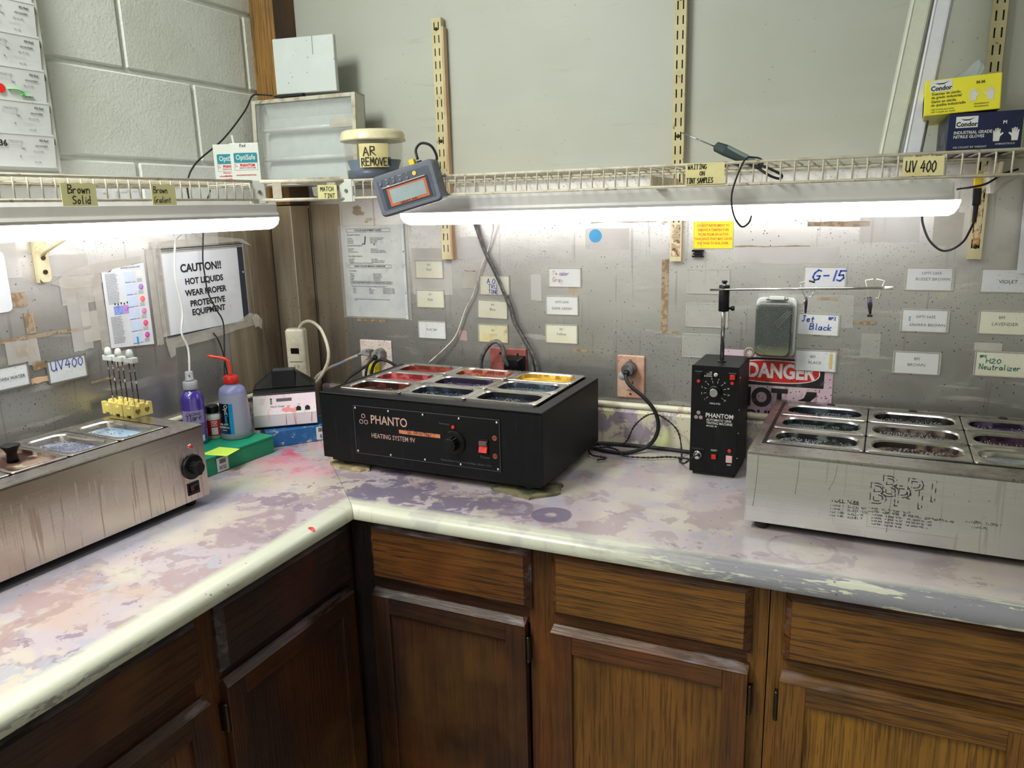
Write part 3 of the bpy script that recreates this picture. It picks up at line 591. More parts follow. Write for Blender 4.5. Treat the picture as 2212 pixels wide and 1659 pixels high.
# ---------------------------------------------------------------- wire shelves
ZS = 1.6085; ZB = 1.5685
wire_me = {}
def wire_shelf(label, loc, rz, length, depth, starts, kind='shelf'):
    """local x along the wall, y=0 at wall, lip at y=-depth"""
    P = thing('wire_shelf', label, 'shelf', loc, rz, 'cream wire shelves under the block wall')
    d = depth
    key = round(d, 3)
    if key not in wire_me:
        pth = [(0, -.004, 0), (0, -d + .004, 0), (0, -d, -.003), (0, -d, -(ZS - ZB))]
        wire_me[key] = MB().tube(pth, .0017, 6).mesh('wire', m_wire)
    x = starts
    while x < length - .002:
        o = bpy.data.objects.new('wire', wire_me[key]); COL.objects.link(o); o.parent = P; o.location = (x, 0, 0); x += .0254
    for nm, y, z, r in (('top_rail', -d + .0045, .0022, .0032), ('bottom_rail', -d - .001, -(ZS - ZB), .0032), ('middle_rail', -d * .5, -.0035, .0026), ('back_rail', -.012, -.0035, .0026)):
        MB().cyl((.0, y, z), (length, y, z), r, 8).build(nm, m_wire, P)
    return P
wsr = wire_shelf('cream wire shelf along the back wall above the long lamp', (.452, -.002, ZS), 0, 1.75, .300, .012)
wsl = wire_shelf('cream wire shelf along the left wall holding two small boxes', (.006, -2.0, ZS), 90, 1.535, .298, .014)
# corner shelf with diagonal front
P = thing('corner_wire_shelf', 'short diagonal wire shelf piece across the corner with the match tint note', 'shelf', (0, 0, ZS))
A = Vector((.304, -.462, 0)); B = Vector((.447, -.303, 0)); dv = (B - A).normalized()
for nm, dz, r in (('top_rail', .0012, .0050), ('bottom_rail', -.041, .0044)):
    MB().cyl(A + Vector((0, 0, dz)), B + Vector((0, 0, dz)), r, 10).build(nm, m_wire, P)
for t in (.20, .80):
    q = A.lerp(B, t); n = Vector((dv.y, -dv.x, 0)) * .002
    MB().prism([(-.010, 0), (.010, 0), (.010, .036), (-.010, .036)], 'y', -.002, .002).build('upright_strap', m_wire, P, loc=(q.x + n.x, q.y + n.y, -.038), rot=(0, 0, math.atan2(dv.y, dv.x)))
for k in range(9):
    t = k / 8; q = A.lerp(B, .04 + .92 * t)
    e = Vector((.092 + .3 * t * .98, -.008, 0)) if t > .3 else Vector((.092, -.10 + .3 * t, 0))
    if t < .3: e = Vector((.010, -.44 + t * 1.0, 0))
    MB().cyl((q.x, q.y, -.002), (e.x, e.y, -.002), .0018, 6).build('wire', m_wire, P)
def connector(label, p, ang):
    C_ = thing('shelf_connector', label, 'shelf connector', (p[0], p[1], ZS - .022), ang, 'white plastic shelf corner connectors')
    MB().loft([[(x, y, z) for x, y in rrect(0, 0, .034, .016, .003, 2)] for z in (-.027, .027)]).build('clip_body', m_white_plastic, C_, bev=.0015)
    MB().box(-.020, -.006, .010, .020, .004, .024).box(-.020, -.006, -.026, .020, .004, -.013).build('clip_jaw', m_white_plastic, C_, bev=.001)
    MB().cyl((0, -.0078, 0), (0, -.0105, 0), .0042, 12).build('screw', m_graypaint, C_)
connector('white plastic shelf connector left of the match tint note', (.302, -.4605), 62)
connector('white plastic shelf connector right of the match tint note', (.4435, -.306), 18)
# cantilever brackets under the back shelf
for i, x in enumerate((.554, 1.1925, 1.825)):
    b = MB().prism([(-.0202, -.010), (-.0202, -.062), (-.03, -.062), (-.26, -.030), (-.27, -.010)], 'x', -.0018, .0018).build('shelf_bracket', m_cream_metal, loc=(x, 0, ZS - .006))
    tag(b, ['cream shelf bracket arm behind the hanging meter', 'cream shelf bracket arm above the middle of the long lamp', 'cream shelf bracket arm below the glove boxes'][i], 'bracket', 'bracket arms of the back shelf')
# left strut bracket
P = thing('shelf_strut', 'rust-spotted cream shelf strut foot screwed to the wall under the left lamp', 'bracket', (.0045, -.814, 1.405), 0)
MB().prism([(-.014, .008), (-.008, 0), (.008, 0), (.014, .008), (.014, .15), (-.014, .15)], 'x', .002, .010).build('foot_plate', m_cream_metal, P, bev=.001)
MB().box(.0, -.016, .0, .010, -.0142, .15).build('foot_flange', m_cream_metal, P)
MB().tube([(.006, .0, .055), (.02, .0, .066), (.13, .0, .108)], .005, 8).build('diagonal_rod', m_cream_metal, P)
for z in (.022, .052): MB().cyl((.010, 0, z), (.0125, 0, z), .005, 10).build('screw', m_hinge, P)

# ---------------------------------------------------------------- under-shelf lamps
def lamp(label, loc, rz, L):
    P = thing('under_shelf_lamp', label, 'lamp', loc, rz, 'long white under-shelf lamps')
    m = MB().prism([(-.036, .0), (-.036, .026), (-.032, .0335), (.036, .0335), (.036, .0)], 'x', 0.004, L - .004)
    m.build('housing', m_white_lamp, P)
    MB().prism([(-.038, -.006), (-.040, .0), (-.038, .006), (.038, .006), (.040, 0), (.038, -.006)], 'x', 0.0, L).build('trim_rail', m_white_lamp, P)
    MB().box(.001, -.0355, .002, .004, .0355, .032).box(L - .004, -.0355, .002, L - .001, .0355, .032).build('end_cap', m_white_plastic, P)
    # lens: a shallow trough, rounded at both ends
    sec = [(-.035, 0), (-.035, -.012), (-.032, -.020), (-.024, -.0265), (-.010, -.030), (.010, -.030), (.024, -.0265), (.032, -.020), (.035, -.012), (.035, 0)]
    rings = []
    for x, s in ((-.012, .25), (-.010, .55), (-.004, .85), (.006, 1), (L - .006, 1), (L + .004, .85), (L + .010, .55), (L + .012, .25)):
        rings.append([(x, a * (.7 + .3 * s), b * s - .0062) for a, b in sec])
    MB().loft(rings, sm=True).build('lens', m_lens, P)
    MB().cyl((L - .10, 0, .0335), (L - .10, 0, .0400), .004, 8).cyl((.10, 0, .0335), (.10, 0, .0400), .004, 8).build('hanging_clip', m_chrome, P)
    return P
lamp('long white lit lamp hung under the back shelf', (.545, -.185, 1.5345), 0, 1.215)
lamp('long white lit lamp hung under the left shelf', (.185, -1.495, 1.5335), 90, 1.19)
# ---------------------------------------------------------------- countertop machines
pale = ('milky_blue_rinse', 'lavender_foam_bath', 'grey_rinse', 'clear_water_bath')
def pan(P, cx, cy, w, d, z, liq, lvl=.024, r=.026, mat=None, seed=0, ow=.030, od=.026, bub=0, thr=-.05):
    mat = mat or m_pan
    def ring(W, D, rr, zz): return [(x, y, zz) for x, y in rrect(cx, cy, W, D, rr, 5)]
    rings = [ring(w - .001, d - .001, .006, z - .004), ring(w - .001, d - .001, .006, z + .001), ring(w - .004, d - .004, .006, z + .0022),
             ring(w - ow + .006, d - od + .006, r + .002, z + .0020), ring(w - ow, d - od, r, z - .001)]
    o = MB().loft(rings, False, False, sm=True).build('pan', mat, P)
    MB().loft([ring(w - ow, d - od, r, z - .001), ring(w - ow - .004, d - od - .004, r, z - .010), ring(w - ow - .012, d - od - .012, r - .002, z - .045), ring(w - ow - .03, d - od - .03, r - .008, z - .06)], False, True, sm=True).build('pan_wall', m_wall_of[liq.name] if liq and liq.name not in pale else mat, o)
    md = o.modifiers.new('split', 'EDGE_SPLIT'); md.split_angle = R(35)
    if liq:
        rnd = random.Random(seed); t = lvl / .045; W = w - ow - .004 - .008 * t; D = d - od - .004 - .008 * t
        MB().loft([ring(W * s, D * s, max(.004, (r - .001) * s), z - lvl - (.0006 if s > .9 else 0)) for s in (1, .93, .5, .1)], False, True, sm=True).build('dye_bath', liq, o)
        if bub:
            from mathutils import noise as nz
            bb = MB(); k = 0
            while k < bub:
                x = cx + rnd.uniform(-.5, .5) * (W - .008); y = cy + rnd.uniform(-.5, .5) * (D - .008)
                k += 1
                if nz.noise(Vector((x * 30, y * 45, seed * 3.1))) < thr: continue
                dx, dy = abs(x - cx) - (W / 2 - r), abs(y - cy) - (D / 2 - r)
                if dx > 0 and dy > 0 and math.hypot(dx, dy) > r - .004: continue
                bb.sphere((x, y, z - lvl), rnd.uniform(.0010, .0026), 6, 4)
            if bb.v:
                q = bb.build('bubbles', m_bub[liq.name], o); q['kind'] = 'stuff'
    return o
def heater_shell(P, hw, y0, y1, z0, z1, ox0, ox1, oy0, oy1, mat, top_mat, inner, bev=.003):
    """four walls, a top frame round the opening, a dark well"""
    MB().box(-hw, y0, z0, hw, y0 + .002, z1 - .0015).build('front_panel', mat, P, bev=.0008)
    MB().box(-hw, y1 - .002, z0, hw, y1, z1 - .0015).build('back_panel', mat, P)
    MB().box(-hw, y0 + .002, z0, -hw + .002, y1 - .002, z1 - .0015).build('side_panel', mat, P)
    MB().box(hw - .002, y0 + .002, z0, hw, y1 - .002, z1 - .0015).build('side_panel', mat, P)
    o1 = [(-hw, y0), (hw, y0), (hw, y1), (-hw, y1)]; o2 = [(ox0, oy0), (ox1, oy0), (ox1, oy1), (ox0, oy1)]
    m = MB().loft([[(x, y, z1 - .006) for x, y in o1], [(x, y, z1 - .0015) for x, y in o1], [(x * (1 - .0015 / hw), y + (.0015 if y == y0 else -.0015), z1) for x, y in o1], [(x, y, z1) for x, y in o2], [(x, y, z1 - .02) for x, y in o2]], False, False)
    m.build('top_frame', top_mat, P)
    MB().loft([[(x, y, z1 - .004) for x, y in o2], [(x, y, z1 - .09) for x, y in o2]], False, True).build('well', inner, P)
    MB().box(-hw + .003, y0 + .003, z0, hw - .003, y1 - .003, z0 + .002).build('bottom_panel', m_rubber, P)
def knob(P, x, y, z, r, mat, name='dial_knob', skirt=1.0, grip=.5, dep=.022):
    m = MB()
    def rg(rr, yy, n=28, flute=0): return [(x + rr * (1 - flute * (i % 2)) * math.cos(2 * math.pi * i / n), yy, z + rr * (1 - flute * (i % 2)) * math.sin(2 * math.pi * i / n)) for i in range(n)]
    m.loft([rg(r * skirt, y), rg(r * skirt, y - .003), rg(r * skirt * .92, y - .006), rg(r * grip, y - .007, flute=.08), rg(r * grip * .92, y - dep, flute=.08), rg(r * grip * .8, y - dep - .001)], True, True)
    return m.build(name, mat, P)
def disc(P, x, y, z, r, dep, mat, name, n=16):
    return MB().cyl((x, y, z), (x, y - dep, z), r, n).build(name, mat, P, bev=min(r * .25, dep * .4))
def screw(P, x, y, z, r=.0032, name='screw'):
    m = MB(); n = 12
    m.loft([[(x + rr * math.cos(2 * math.pi * i / n), yy, z + rr * math.sin(2 * math.pi * i / n)) for i in range(n)] for rr, yy in ((r, y), (r, y - .0008), (r * .75, y - .002), (r * .3, y - .0026))], True, True, True)
    return m.build(name, m_chrome, P)
def hexlogo(P, x, y, z, s, mat, inner):
    for dx, dz in ((0, .62), (-.60, -.42), (.60, -.42)):
        def hx(k, yy): return [(x + dx * s * 1.05 + k * s * math.sin(R(60 * i)), yy, z + dz * s * 1.25 + k * s * math.cos(R(60 * i))) for i in range(6)]
        m = MB().loft([hx(.56, y), hx(.56, y - .0004)]); m.build('logo_hexagon', mat, P)
        c = (x + dx * s * 1.05, z + dz * s * 1.25)
        m = MB().loft([hx(.40, y - .0004), hx(.40, y - .0006)])
        m.build('logo_hexagon', inner, P)

# --- black nine-pan heating system
P = thing('dye_heater', 'large black heating unit with nine dye pans and a screwed front panel', 'heater', (.717, -.266, .914), -1.2)
heater_shell(P, .2975, -.182, .180, .028, .194, -.271, .270, -.137, .192 - .02, m_black, m_black, m_black_gloss)
MB().box(-.285, -.165, .016, .285, .165, .028).build('base_plate', m_rubber, P)
for x in (-.25, .25):
    for y in (-.14, .14): MB().lathe([(.014, .001), (.017, .004), (.017, .016)], x, y, 16).build('foot', m_rubber, P)
MB().box(-.198, -.1835, .048, .198, -.182, .170).build('control_plate', m_black_panel, P, bev=.0006)
m = MB()
for a, b in (((-.196, .1682), (.196, .1690)), ((-.196, .0492), (.196, .0500)), ((-.196, .0492), (-.1952, .1690)), ((.1952, .0492), (.196, .1690))): m.box(a[0], -.1838, a[1], b[0], -.1834, b[1])
m.build('panel_edge_line', m_ink_grey, P)
for x in (-.190, -.095, 0.0, .095, .190):
    for z in (.163, .055): screw(P, x, -.1836, z)
hexlogo(P, -.168, -.1836, .136, .011, m_pink_ink, m_black_panel)
text(P, 'PHANTO', .0295, -.148, -.1838, .1375, m_pink_ink, bold=.012, sx=.86)
text(P, '. . ,', .02, -.052, -.1838, .128, m_ink_grey)
text(P, 'HEATING SYSTEM 9V', .0165, -.148, -.1838, .098, m_pink_ink, bold=.004, sx=.80)
MB().box(-.068, -.1842, .1115, .044, -.1836, .1205).build('sticker', M('worn_orange_sticker', (196, 122, 86), .5, layers=[dict(s=60, lo=.5, hi=.65, c=(150, 84, 60)), dict(s=(30, 30, 200), lo=.6, hi=.64, c=(60, 34, 30))]), P)
text(P, 'D.I. WATER ONLY', .0085, -.044, -.1844, .116, m_ink, sx=.95)
disc(P, .080, -.1836, .142, .0042, .004, m_red_plastic, 'indicator_lamp')
text(P, 'Thermostat', .006, .041, -.1838, .147, m_ink_grey)
knob(P, .080, -.1836, .105, .029, m_black_gloss, grip=.60, dep=.024)
disc(P, .080, -.2080, .105, .010, .002, m_black_gloss, 'knob_cap', 24)
MB().box(.143, -.1862, .086, .168, -.1836, .121).build('switch_bezel', m_black_gloss, P, bev=.0008)
MB().prism([(-.1862, .090), (-.1920, .092), (-.1870, .104), (-.1880, .1155), (-.1862, .117)], 'x', .1455, .1655).build('rocker_switch', m_red_plastic, P)
MB().box(.1460, -.1900, .108, .1650, -.1876, .1165).build('switch_highlight', m_ink_grey, P)
for z, s in ((.1265, 'ON'), (.0845, 'OFF')):
    o = MB().cyl((.183, -.1836, z), (.183, -.1839, z), .0062, 14).build('legend_patch', M('orange_legend', (150, 74, 44), .5), P); text(P, s, .007, .183, -.1842, z, m_ink, 'CENTER')
text(P, 'Power', .009, .158, -.1838, .079, m_ink_grey, 'CENTER')
text(P, 'Phantom Research Laboratories  San Diego, California - U.S.A.', .0064, .108, -.1838, .0605, m_ink_grey, 'CENTER', sx=.8)
for r_ in range(3):
    for c_ in range(3):
        pan(P, -.0005 + (c_ - 1) * .1775, .0165 + (1 - r_) * .1075, .1765, .1065, .1975, liqs[r_][c_], .013 if r_ else .010, seed=r_ * 3 + c_, bub=(0, 260, 0, 60, 380, 120, 160, 420, 380)[r_ * 3 + c_])
# cardboard and cork shims
def slab(name, label, cat, pts, z0, z1, mat, seed=1, jag=.004, grp=None):
    rnd = random.Random(seed); poly = []
    for i in range(len(pts)):
        a, b = Vector((pts[i][0], pts[i][1])), Vector((pts[(i + 1) % len(pts)][0], pts[(i + 1) % len(pts)][1]))
        n = max(2, int((b - a).length / .012))
        for k in range(n):
            q = a.lerp(b, k / n); poly.append((q.x + rnd.uniform(-jag, jag), q.y + rnd.uniform(-jag, jag)))
    o = MB().prism(poly, 'z', z0, z1).build(name, mat); return tag(o, label, cat, grp)
m_cork = M('old_cardboard', (186, 172, 134), .8, layers=[dict(s=30, lo=.45, hi=.6, c=(146, 128, 92)), dict(s=14, lo=.58, hi=.62, c=(92, 84, 66))])
m_card_dirty = M('dirty_folded_cardboard', (124, 118, 86), .7, layers=[dict(s=30, lo=.45, hi=.6, c=(70, 70, 58))])
slab('shim_pad', 'torn tan cardboard pad under the front left foot of the black heater', 'pad', [(.385, -.385), (.50, -.37), (.545, -.43), (.50, -.452), (.42, -.43)], .9145, .9200, m_cork, 2)
slab('shim_pad', 'folded dark cardboard pad under the front right foot of the black heater', 'pad', [(.875, -.44), (.905, -.40), (1.02, -.36), (1.035, -.42), (.985, -.472)], .9145, .9200, m_card_dirty, 5, .003)

# --- stainless nine-pan heater on the right
P = thing('dye_heater', 'long stainless heater at the right edge with nine dark dye pans and worn lettering', 'heater', (1.740, -.258, .914), -1.4)
heater_shell(P, .300, -.213, .215, .018, .159, -.282, .258, -.152, .190, m_steel, m_steel_top, m_black_gloss)
for x in (-.27, .27):
    for y in (-.19, .18): MB().lathe([(.010, .001), (.013, .004), (.013, .018)], x, y, 14).build('foot', m_rubber, P)
m = MB()
for a, b in (((-.282, -.152), (.258, -.146)), ((-.282, .184), (.258, .190)), ((-.282, -.146), (-.274, .184)), ((.252, -.146), (.258, .184))): m.box(a[0], a[1], .150, b[0], b[1], .1600)
m.build('opening_gasket', m_black_gloss, P)
for r_ in range(3):
    for c_ in range(3):
        pan(P, -.010 + (c_ - 1) * .1772, .018 + (1 - r_) * .1105, .1765, .1095, .1590, liqs2[r_][c_], .010, r=.030, seed=r_ * 3 + c_ + 20, ow=.026, od=.040, bub=(420, 420, 300, 420, 480, 300, 460, 560, 0)[r_ * 3 + c_], thr=-.12)
for x in (-.178, -.010, .160): MB().cyl((x, .201, .1592), (x, .201, .1600), .0085, 16).build('deck_hole', m_rubber, P)
def outline(P, s, size, x, y, z, mat, bd=.0005):
    cu = bpy.data.curves.new('logo', 'FONT'); cu.body = s; cu.size = size; cu.fill_mode = 'NONE'; cu.bevel_depth = bd; cu.bevel_resolution = 0; cu.resolution_u = 2; cu.space_character = 1.3
    t = bpy.data.objects.new('logo', cu); COL.objects.link(t); dg = bpy.context.evaluated_depsgraph_get(); dg.update()
    me = bpy.data.meshes.new_from_object(t.evaluated_get(dg)); bpy.data.objects.remove(t); bpy.data.curves.remove(cu)
    me.materials.clear(); me.materials.append(mat)
    o = bpy.data.objects.new('worn_lettering', me); COL.objects.link(o); o.parent = P; o.location = (x, y, z); o.rotation_euler = (R(90), 0, 0)
m_wornink = M('eroded_print', (44, 42, 42), .5, alpha=1.0)
_nt = m_wornink.node_tree; _b = _nt.nodes['Principled BSDF']; _n = _nt.nodes.new('ShaderNodeTexNoise'); _n.inputs['Scale'].default_value = 90; _tc = _nt.nodes.new('ShaderNodeTexCoord'); _nt.links.new(_tc.outputs['Object'], _n.inputs['Vector'])
_mr = _nt.nodes.new('ShaderNodeMapRange'); _mr.inputs[1].default_value = .46; _mr.inputs[2].default_value = .50; _nt.links.new(_n.outputs['Fac'], _mr.inputs[0]); _nt.links.new(_mr.outputs[0], _b.inputs['Alpha'])
outline(P, 'BPI', .056, -.087, -.2136, .086, m_wornink, .0008); outline(P, 'BPI', .056, -.068, -.2136, .102, m_wornink, .0008)
text(P, 'TOLL-FREE', .0100, -.148, -.2136, .0815, m_wornink, bold=.02)
for i, s in enumerate(('Phone: 1-800-CAL-BPI', 'Phone: 1-800-327-2250', 'Fax: 1-888-CALL-BPI', 'Fax: 1-800-262-8177')): text(P, s, .0066, -.148, -.2136, .0725 - i * .0066, m_wornink)
for i, s in enumerate(('Thermal - Solid - Tint Systems by BPI', 'CAUTION - KEEP WATER STEP - FOR USE BY QUALIFIED PERSONNEL', 'This system is designed for use with optical dyes and', 'products. For safety use only parts that are approved', 'levels and should be maintained at factory settings', 'read the manual before use')):
    text(P, s, .0060, -.084 + (.006 * (i > 1)), -.2136, .0760 - i * .0058, m_wornink, bold=.02 if i == 1 else .008, sx=.74)
text(P, 'INTERNATIONAL', .0070, .068, -.2136, .0745, m_wornink); text(P, 'Miami, FL', .006, .078, -.2136, .0660, m_wornink)
m = MB().box(-.085, -.2134, .0402, .062, -.2130, .0406).box(-.085, -.2134, .0402, -.0846, -.2130, .078)
m.build('decal_edge', m_ink_faint, P)
for x, z0, z1, dx in ((-.279, .050, .155, -.006), (-.206, .085, .150, -.004), (-.140, .100, .150, -.012), (-.048, .034, .155, -.004)):
    MB().tube(smoothpath([(x, -.2131, z1), (x + dx * .3, -.2131, (z0 + z1) / 2), (x + dx, -.2131, z0)], 5), [.0016] * 10 + [.0022], 6, flat=.25).build('dye_drip', M('dried_dye_drip', (126, 100, 92), .5), P)

# --- stainless heater on the left worktop; local x runs to the right along its face
P = thing('dye_heater', 'stainless heater on the left worktop with a black dial and streaked front', 'heater', (.322, -.728, .9145), 87.4)
def heaterL():
    y0, y1, z0, z1, x0, x1 = 0, .262, .018, .180, -.63, 0
    MB().box(x0, y0, z0, x1, y0 + .002, z1 - .0015).build('front_panel', m_steel_streak, P, bev=.0008)
    MB().box(x0, y1 - .002, z0, x1, y1, z1 - .0015).build('back_panel', m_steel, P)
    MB().box(x1 - .002, y0 + .002, z0, x1, y1 - .002, z1 - .0015).build('side_panel', m_steel, P)
    MB().box(x0, y0 + .002, z0, x0 + .002, y1 - .002, z1 - .0015).build('side_panel', m_steel, P)
    o1 = [(x0, y0), (x1, y0), (x1, y1), (x0, y1)]; ox0, ox1, oy0, oy1 = -.605, -.044, .047, .238
    o2 = [(ox0, oy0), (ox1, oy0), (ox1, oy1), (ox0, oy1)]
    MB().loft([[(x, y, z1 - .006) for x, y in o1], [(x, y, z1 - .002) for x, y in o1], [(x + (.002 if x < -.5 else -.002), y + (.002 if y == 0 else -.002), z1) for x, y in o1], [(x, y, z1) for x, y in o2], [(x, y, z1 - .02) for x, y in o2]], False, False).build('top_frame', m_steel_top, P)
    MB().loft([[(x, y, z1 - .004) for x, y in o2], [(x, y, z1 - .09) for x, y in o2]], False, True).build('well', m_black_gloss, P)
    MB().box(x0 + .003, y0 + .003, z0, x1 - .003, y1 - .003, z0 + .002).build('bottom_panel', m_rubber, P)
    for x in (-.03, -.60):
        for y in (.03, .235): MB().lathe([(.010, .001), (.013, .004), (.013, .018)], x, y, 14).build('foot', m_rubber, P)
    for k in range(5):
        q = pan(P, -.105 - .1085 * k, .1425, .1060, .1830, .1800, liq_l[k] if k < 4 else liq_l[3], .011, r=.022, seed=k, ow=.026, od=.028, bub=(60, 300, 0, 0, 0)[k]) if k != 2 else None
        if k == 2:
            x = -.105 - .1085 * 2
            def ring(W, D, rr, zz): return [(a, b, zz) for a, b in rrect(x, .1425, W, D, rr, 5)]
            q = MB().loft([ring(.1055, .1825, .006, .176), ring(.1055, .1825, .006, .181), ring(.102, .179, .006, .1825), ring(.088, .163, .02, .1825), ring(.084, .158, .02, .176), ring(.05, .12, .02, .1755)], True, True).build('pan_lid', m_lid, P, bev=.0008)
            MB().loft([ring(.1057, .1827, .006, .1805), ring(.1057, .1827, .006, .1822), ring(.100, .177, .006, .1832), ring(.092, .168, .018, .1834), ring(.088, .163, .02, .1826)], False, False, True).build('lid_rim', m_pan, q)
            MB().lathe([(.011, .1755), (.010, .184), (.009, .194), (.014, .203), (.017, .207), (.016, .2095)], x, .140, 20).build('lid_knob', m_black_gloss, q)
    disc(P, -.037, 0, .1395, .0052, .002, m_chrome, 'lamp_bezel'); disc(P, -.037, -.002, .1395, .0036, .004, m_red_plastic, 'indicator_lamp')
    knob(P, -.038, 0, .0940, .0275, m_black_gloss, grip=.55, dep=.024)
    MB().box(-.0425, -.026, .079, -.0335, -.0235, .109).build('knob_grip', m_black_gloss, P, bev=.001)
    MB().box(-.056, -.0022, .0325, -.026, 0, .0600).build('switch_bezel', m_black_gloss, P, bev=.0008)
    MB().prism([(-.0022, .036), (-.0060, .040), (-.0030, .050), (-.0045, .056), (-.0022, .0565)], 'x', -.052, -.030).build('rocker_switch', m_black_gloss, P)
    MB().box(-.0515, -.0052, .0385, -.043, -.0022, .0545).build('switch_lens', M('dark_red_lens', (84, 14, 20), .3), P)
m_steel_streak = M('streaked_stainless', (200, 192, 182), .25, metal=1.0, layers=[dict(s=(3, 3, 6), lo=.45, hi=.7, c=(180, 170, 158), r=.33),
    dict(s=(150, 150, 5), lo=.60, hi=.66, c=(160, 138, 120), a=.55, det=1, m=[dict(t='z', lo=.155, hi=.12, d=(30, .03))], r=.5), dict(s=(160, 160, 7), o=(9, 1, 4), lo=.60, hi=.65, c=(212, 206, 202), a=.6, det=1, m=[dict(t='z', lo=.145, hi=.13, d=(60, .03)), dict(t='z', lo=.06, hi=.09)], r=.6),
    _spk(60, (70, 40, 44), .8, 4, .08, (4, .45, .55))], bump=[dict(s=(4, 4, 500), lo=.2, hi=.8, k=.05)])
heaterL()

# ---------------------------------------------------------------- automatic dipping machine (tower)
P = thing('dipping_machine', 'tall narrow black timer box with a horizontal rod on a post', 'machine', (1.3265, -.1145, .914), -1.5)
MB().box(-.0525, -.073, .010, .0525, -.0715, .262).build('front_panel', m_black_panel, P, bev=.0006)
MB().box(-.0520, -.0715, .008, .0520, .075, .2605).build('cabinet_box', m_black, P, bev=.0015)
MB().box(-.046, -.066, .001, .046, .07, .008).build('base_foot', m_rubber, P)
y = -.073
for x, s in ((-.036, 0), (.039, 1)):
    MB().box(x - .0085, y - .0025, .232, x + .0085, y, .249).build('button_bezel', m_black_gloss, P, bev=.0006)
    MB().box(x - .0055, y - .0050, .234, x + .0055, y - .0025, .245).build('button', m_red_plastic if s else m_black_gloss, P, bev=.0006)
    MB().box(x - .0085, y - .0030, .2475, x + .0085, y - .0024, .2495).build('bezel_highlight', m_ink_grey, P)
    disc(P, x, y, .2255, .0040, .0035, m_red_plastic, 'indicator_lamp')
disc(P, .002, y, .2425, .0045, .003, m_cream_plastic, 'toggle_nut'); MB().cyl((.002, y - .003, .2425), (.004, y - .014, .2445), .002, 8).build('toggle_switch', m_chrome, P)
for s, z in (('UP', .2470), ('STOP', .2425), ('DOWN', .2380)): text(P, s, .0052, -.0065, y - .0003, z, m_white_ink, 'RIGHT')
knob(P, .001, y, .2035, .0155, m_black_gloss, 'timer_knob', grip=.78, dep=.014)
disc(P, .001, y - .0150, .2035, .0092, .0015, m_chrome, 'knob_cap', 20)
nums = ['1', '2', '3', '4', '5', '6', '8', '10', '14', '20']
m = MB()
for i, s in enumerate(nums):
    a = R(222 - i * (264 / 9)); c_, s_ = math.cos(a), math.sin(a)
    nx, nz = -s_ * .0004, c_ * .0004
    m._add([(.001 + c_ * .0195 + nx, y - .0003, .2035 + s_ * .0195 + nz), (.001 + c_ * .0195 - nx, y - .0003, .2035 + s_ * .0195 - nz), (.001 + c_ * .0255 - nx, y - .0003, .2035 + s_ * .0255 - nz), (.001 + c_ * .0255 + nx, y - .0003, .2035 + s_ * .0255 + nz)], [(0, 1, 2, 3)])
    text(P, s, .0055, .001 + c_ * .0305, y - .0003, .2035 + s_ * .0295, m_white_ink, 'CENTER')
m.build('dial_marks', m_white_ink, P)
text(P, 'MINUTES', .0060, .002, y - .0003, .1750, m_white_ink, 'CENTER')
hexlogo(P, -.0345, y - .0002, .1445, .0085, m_pink_ink, m_ink_faint)
text(P, 'PHANTOM', .0145, -.0185, y - .0003, .1465, m_white_ink, bold=.02, sx=.88); text(P, '®', .007, .0400, y - .0003, .1480, m_white_ink)
text(P, 'AUTOMATIC LENS', .0080, -.0160, y - .0003, .1360, m_white_ink, bold=.012, sx=.84); text(P, 'TINTING MACHINE', .0080, -.0160, y - .0003, .1285, m_white_ink, bold=.012, sx=.84)
text(P, 'MODEL 80', .0052, -.0160, y - .0003, .1215, m_white_ink, bold=.01)
text(P, 'POWER IN', .0055, -.034, y - .0003, .0640, m_ink_grey, 'CENTER'); text(P, 'RESET', .0055, .0035, y - .0003, .0640, m_white_ink, 'CENTER'); text(P, 'ON', .0045, .038, y - .0003, .0600, m_ink_grey, 'CENTER'); text(P, 'OFF', .0055, .038, y - .0003, .0325, m_white_ink, 'CENTER')
disc(P, -.034, y, .0500, .0098, .004, m_chrome, 'power_socket'); disc(P, -.032, y - .004, .0495, .0068, .012, m_chrome, 'barrel_plug')
MB().box(-.0045, y - .0025, .0415, .0115, y, .0575).build('button_bezel', m_black_gloss, P, bev=.0006); MB().box(-.0015, y - .005, .0440, .0085, y - .0025, .0550).build('reset_button', m_red_plastic, P, bev=.0006)
disc(P, .0385, y, .0675, .0042, .004, m_red_plastic, 'indicator_lamp')
MB().box(.031, y - .0022, .0385, .0450, y, .0555).build('power_switch', M('pink_switch', (220, 176, 176), .4), P, bev=.0008)
for z in (.235, .160, .105, .045): MB().sphere((.0525, -.055, z), .0018, 8, 6).sphere((-.0525, -.055, z), .0018, 8, 6).build('side_screw', m_chrome, P)
px_, py_ = .002, -.008
MB().cyl((px_, py_, .2605), (px_, py_, .445), .0048, 14).build('post', m_chrome, P)
MB().cyl((px_, py_, .2600), (px_, py_, .2630), .010, 14).build('post_collar', m_black_gloss, P)
MB().lathe([(.0115, .378), (.0120, .380), (.0120, .436), (.0110, .438)], px_, py_, 20).build('clamp', m_black_gloss, P)
MB().lathe([(.003, .438), (.003, .443), (.0065, .4435), (.0065, .447), (.0045, .448)], px_, py_, 12).build('clamp_knob', m_black_gloss, P)
MB().cyl((px_ + .011, py_, .385), (px_ + .017, py_, .385), .003, 10).cyl((px_ + .017, py_, .385), (px_ + .024, py_, .385), .0055, 10).build('side_knob', m_black_gloss, P)
MB().cyl((-.028, -.018, .4275), (.330, -.010, .4380), .0028, 10).build('rod', m_chrome, P)
MB().cyl((.330, -.010, .4380), (.346, -.0096, .4384), .0036, 10).build('rod_tip', m_white_plastic, P)
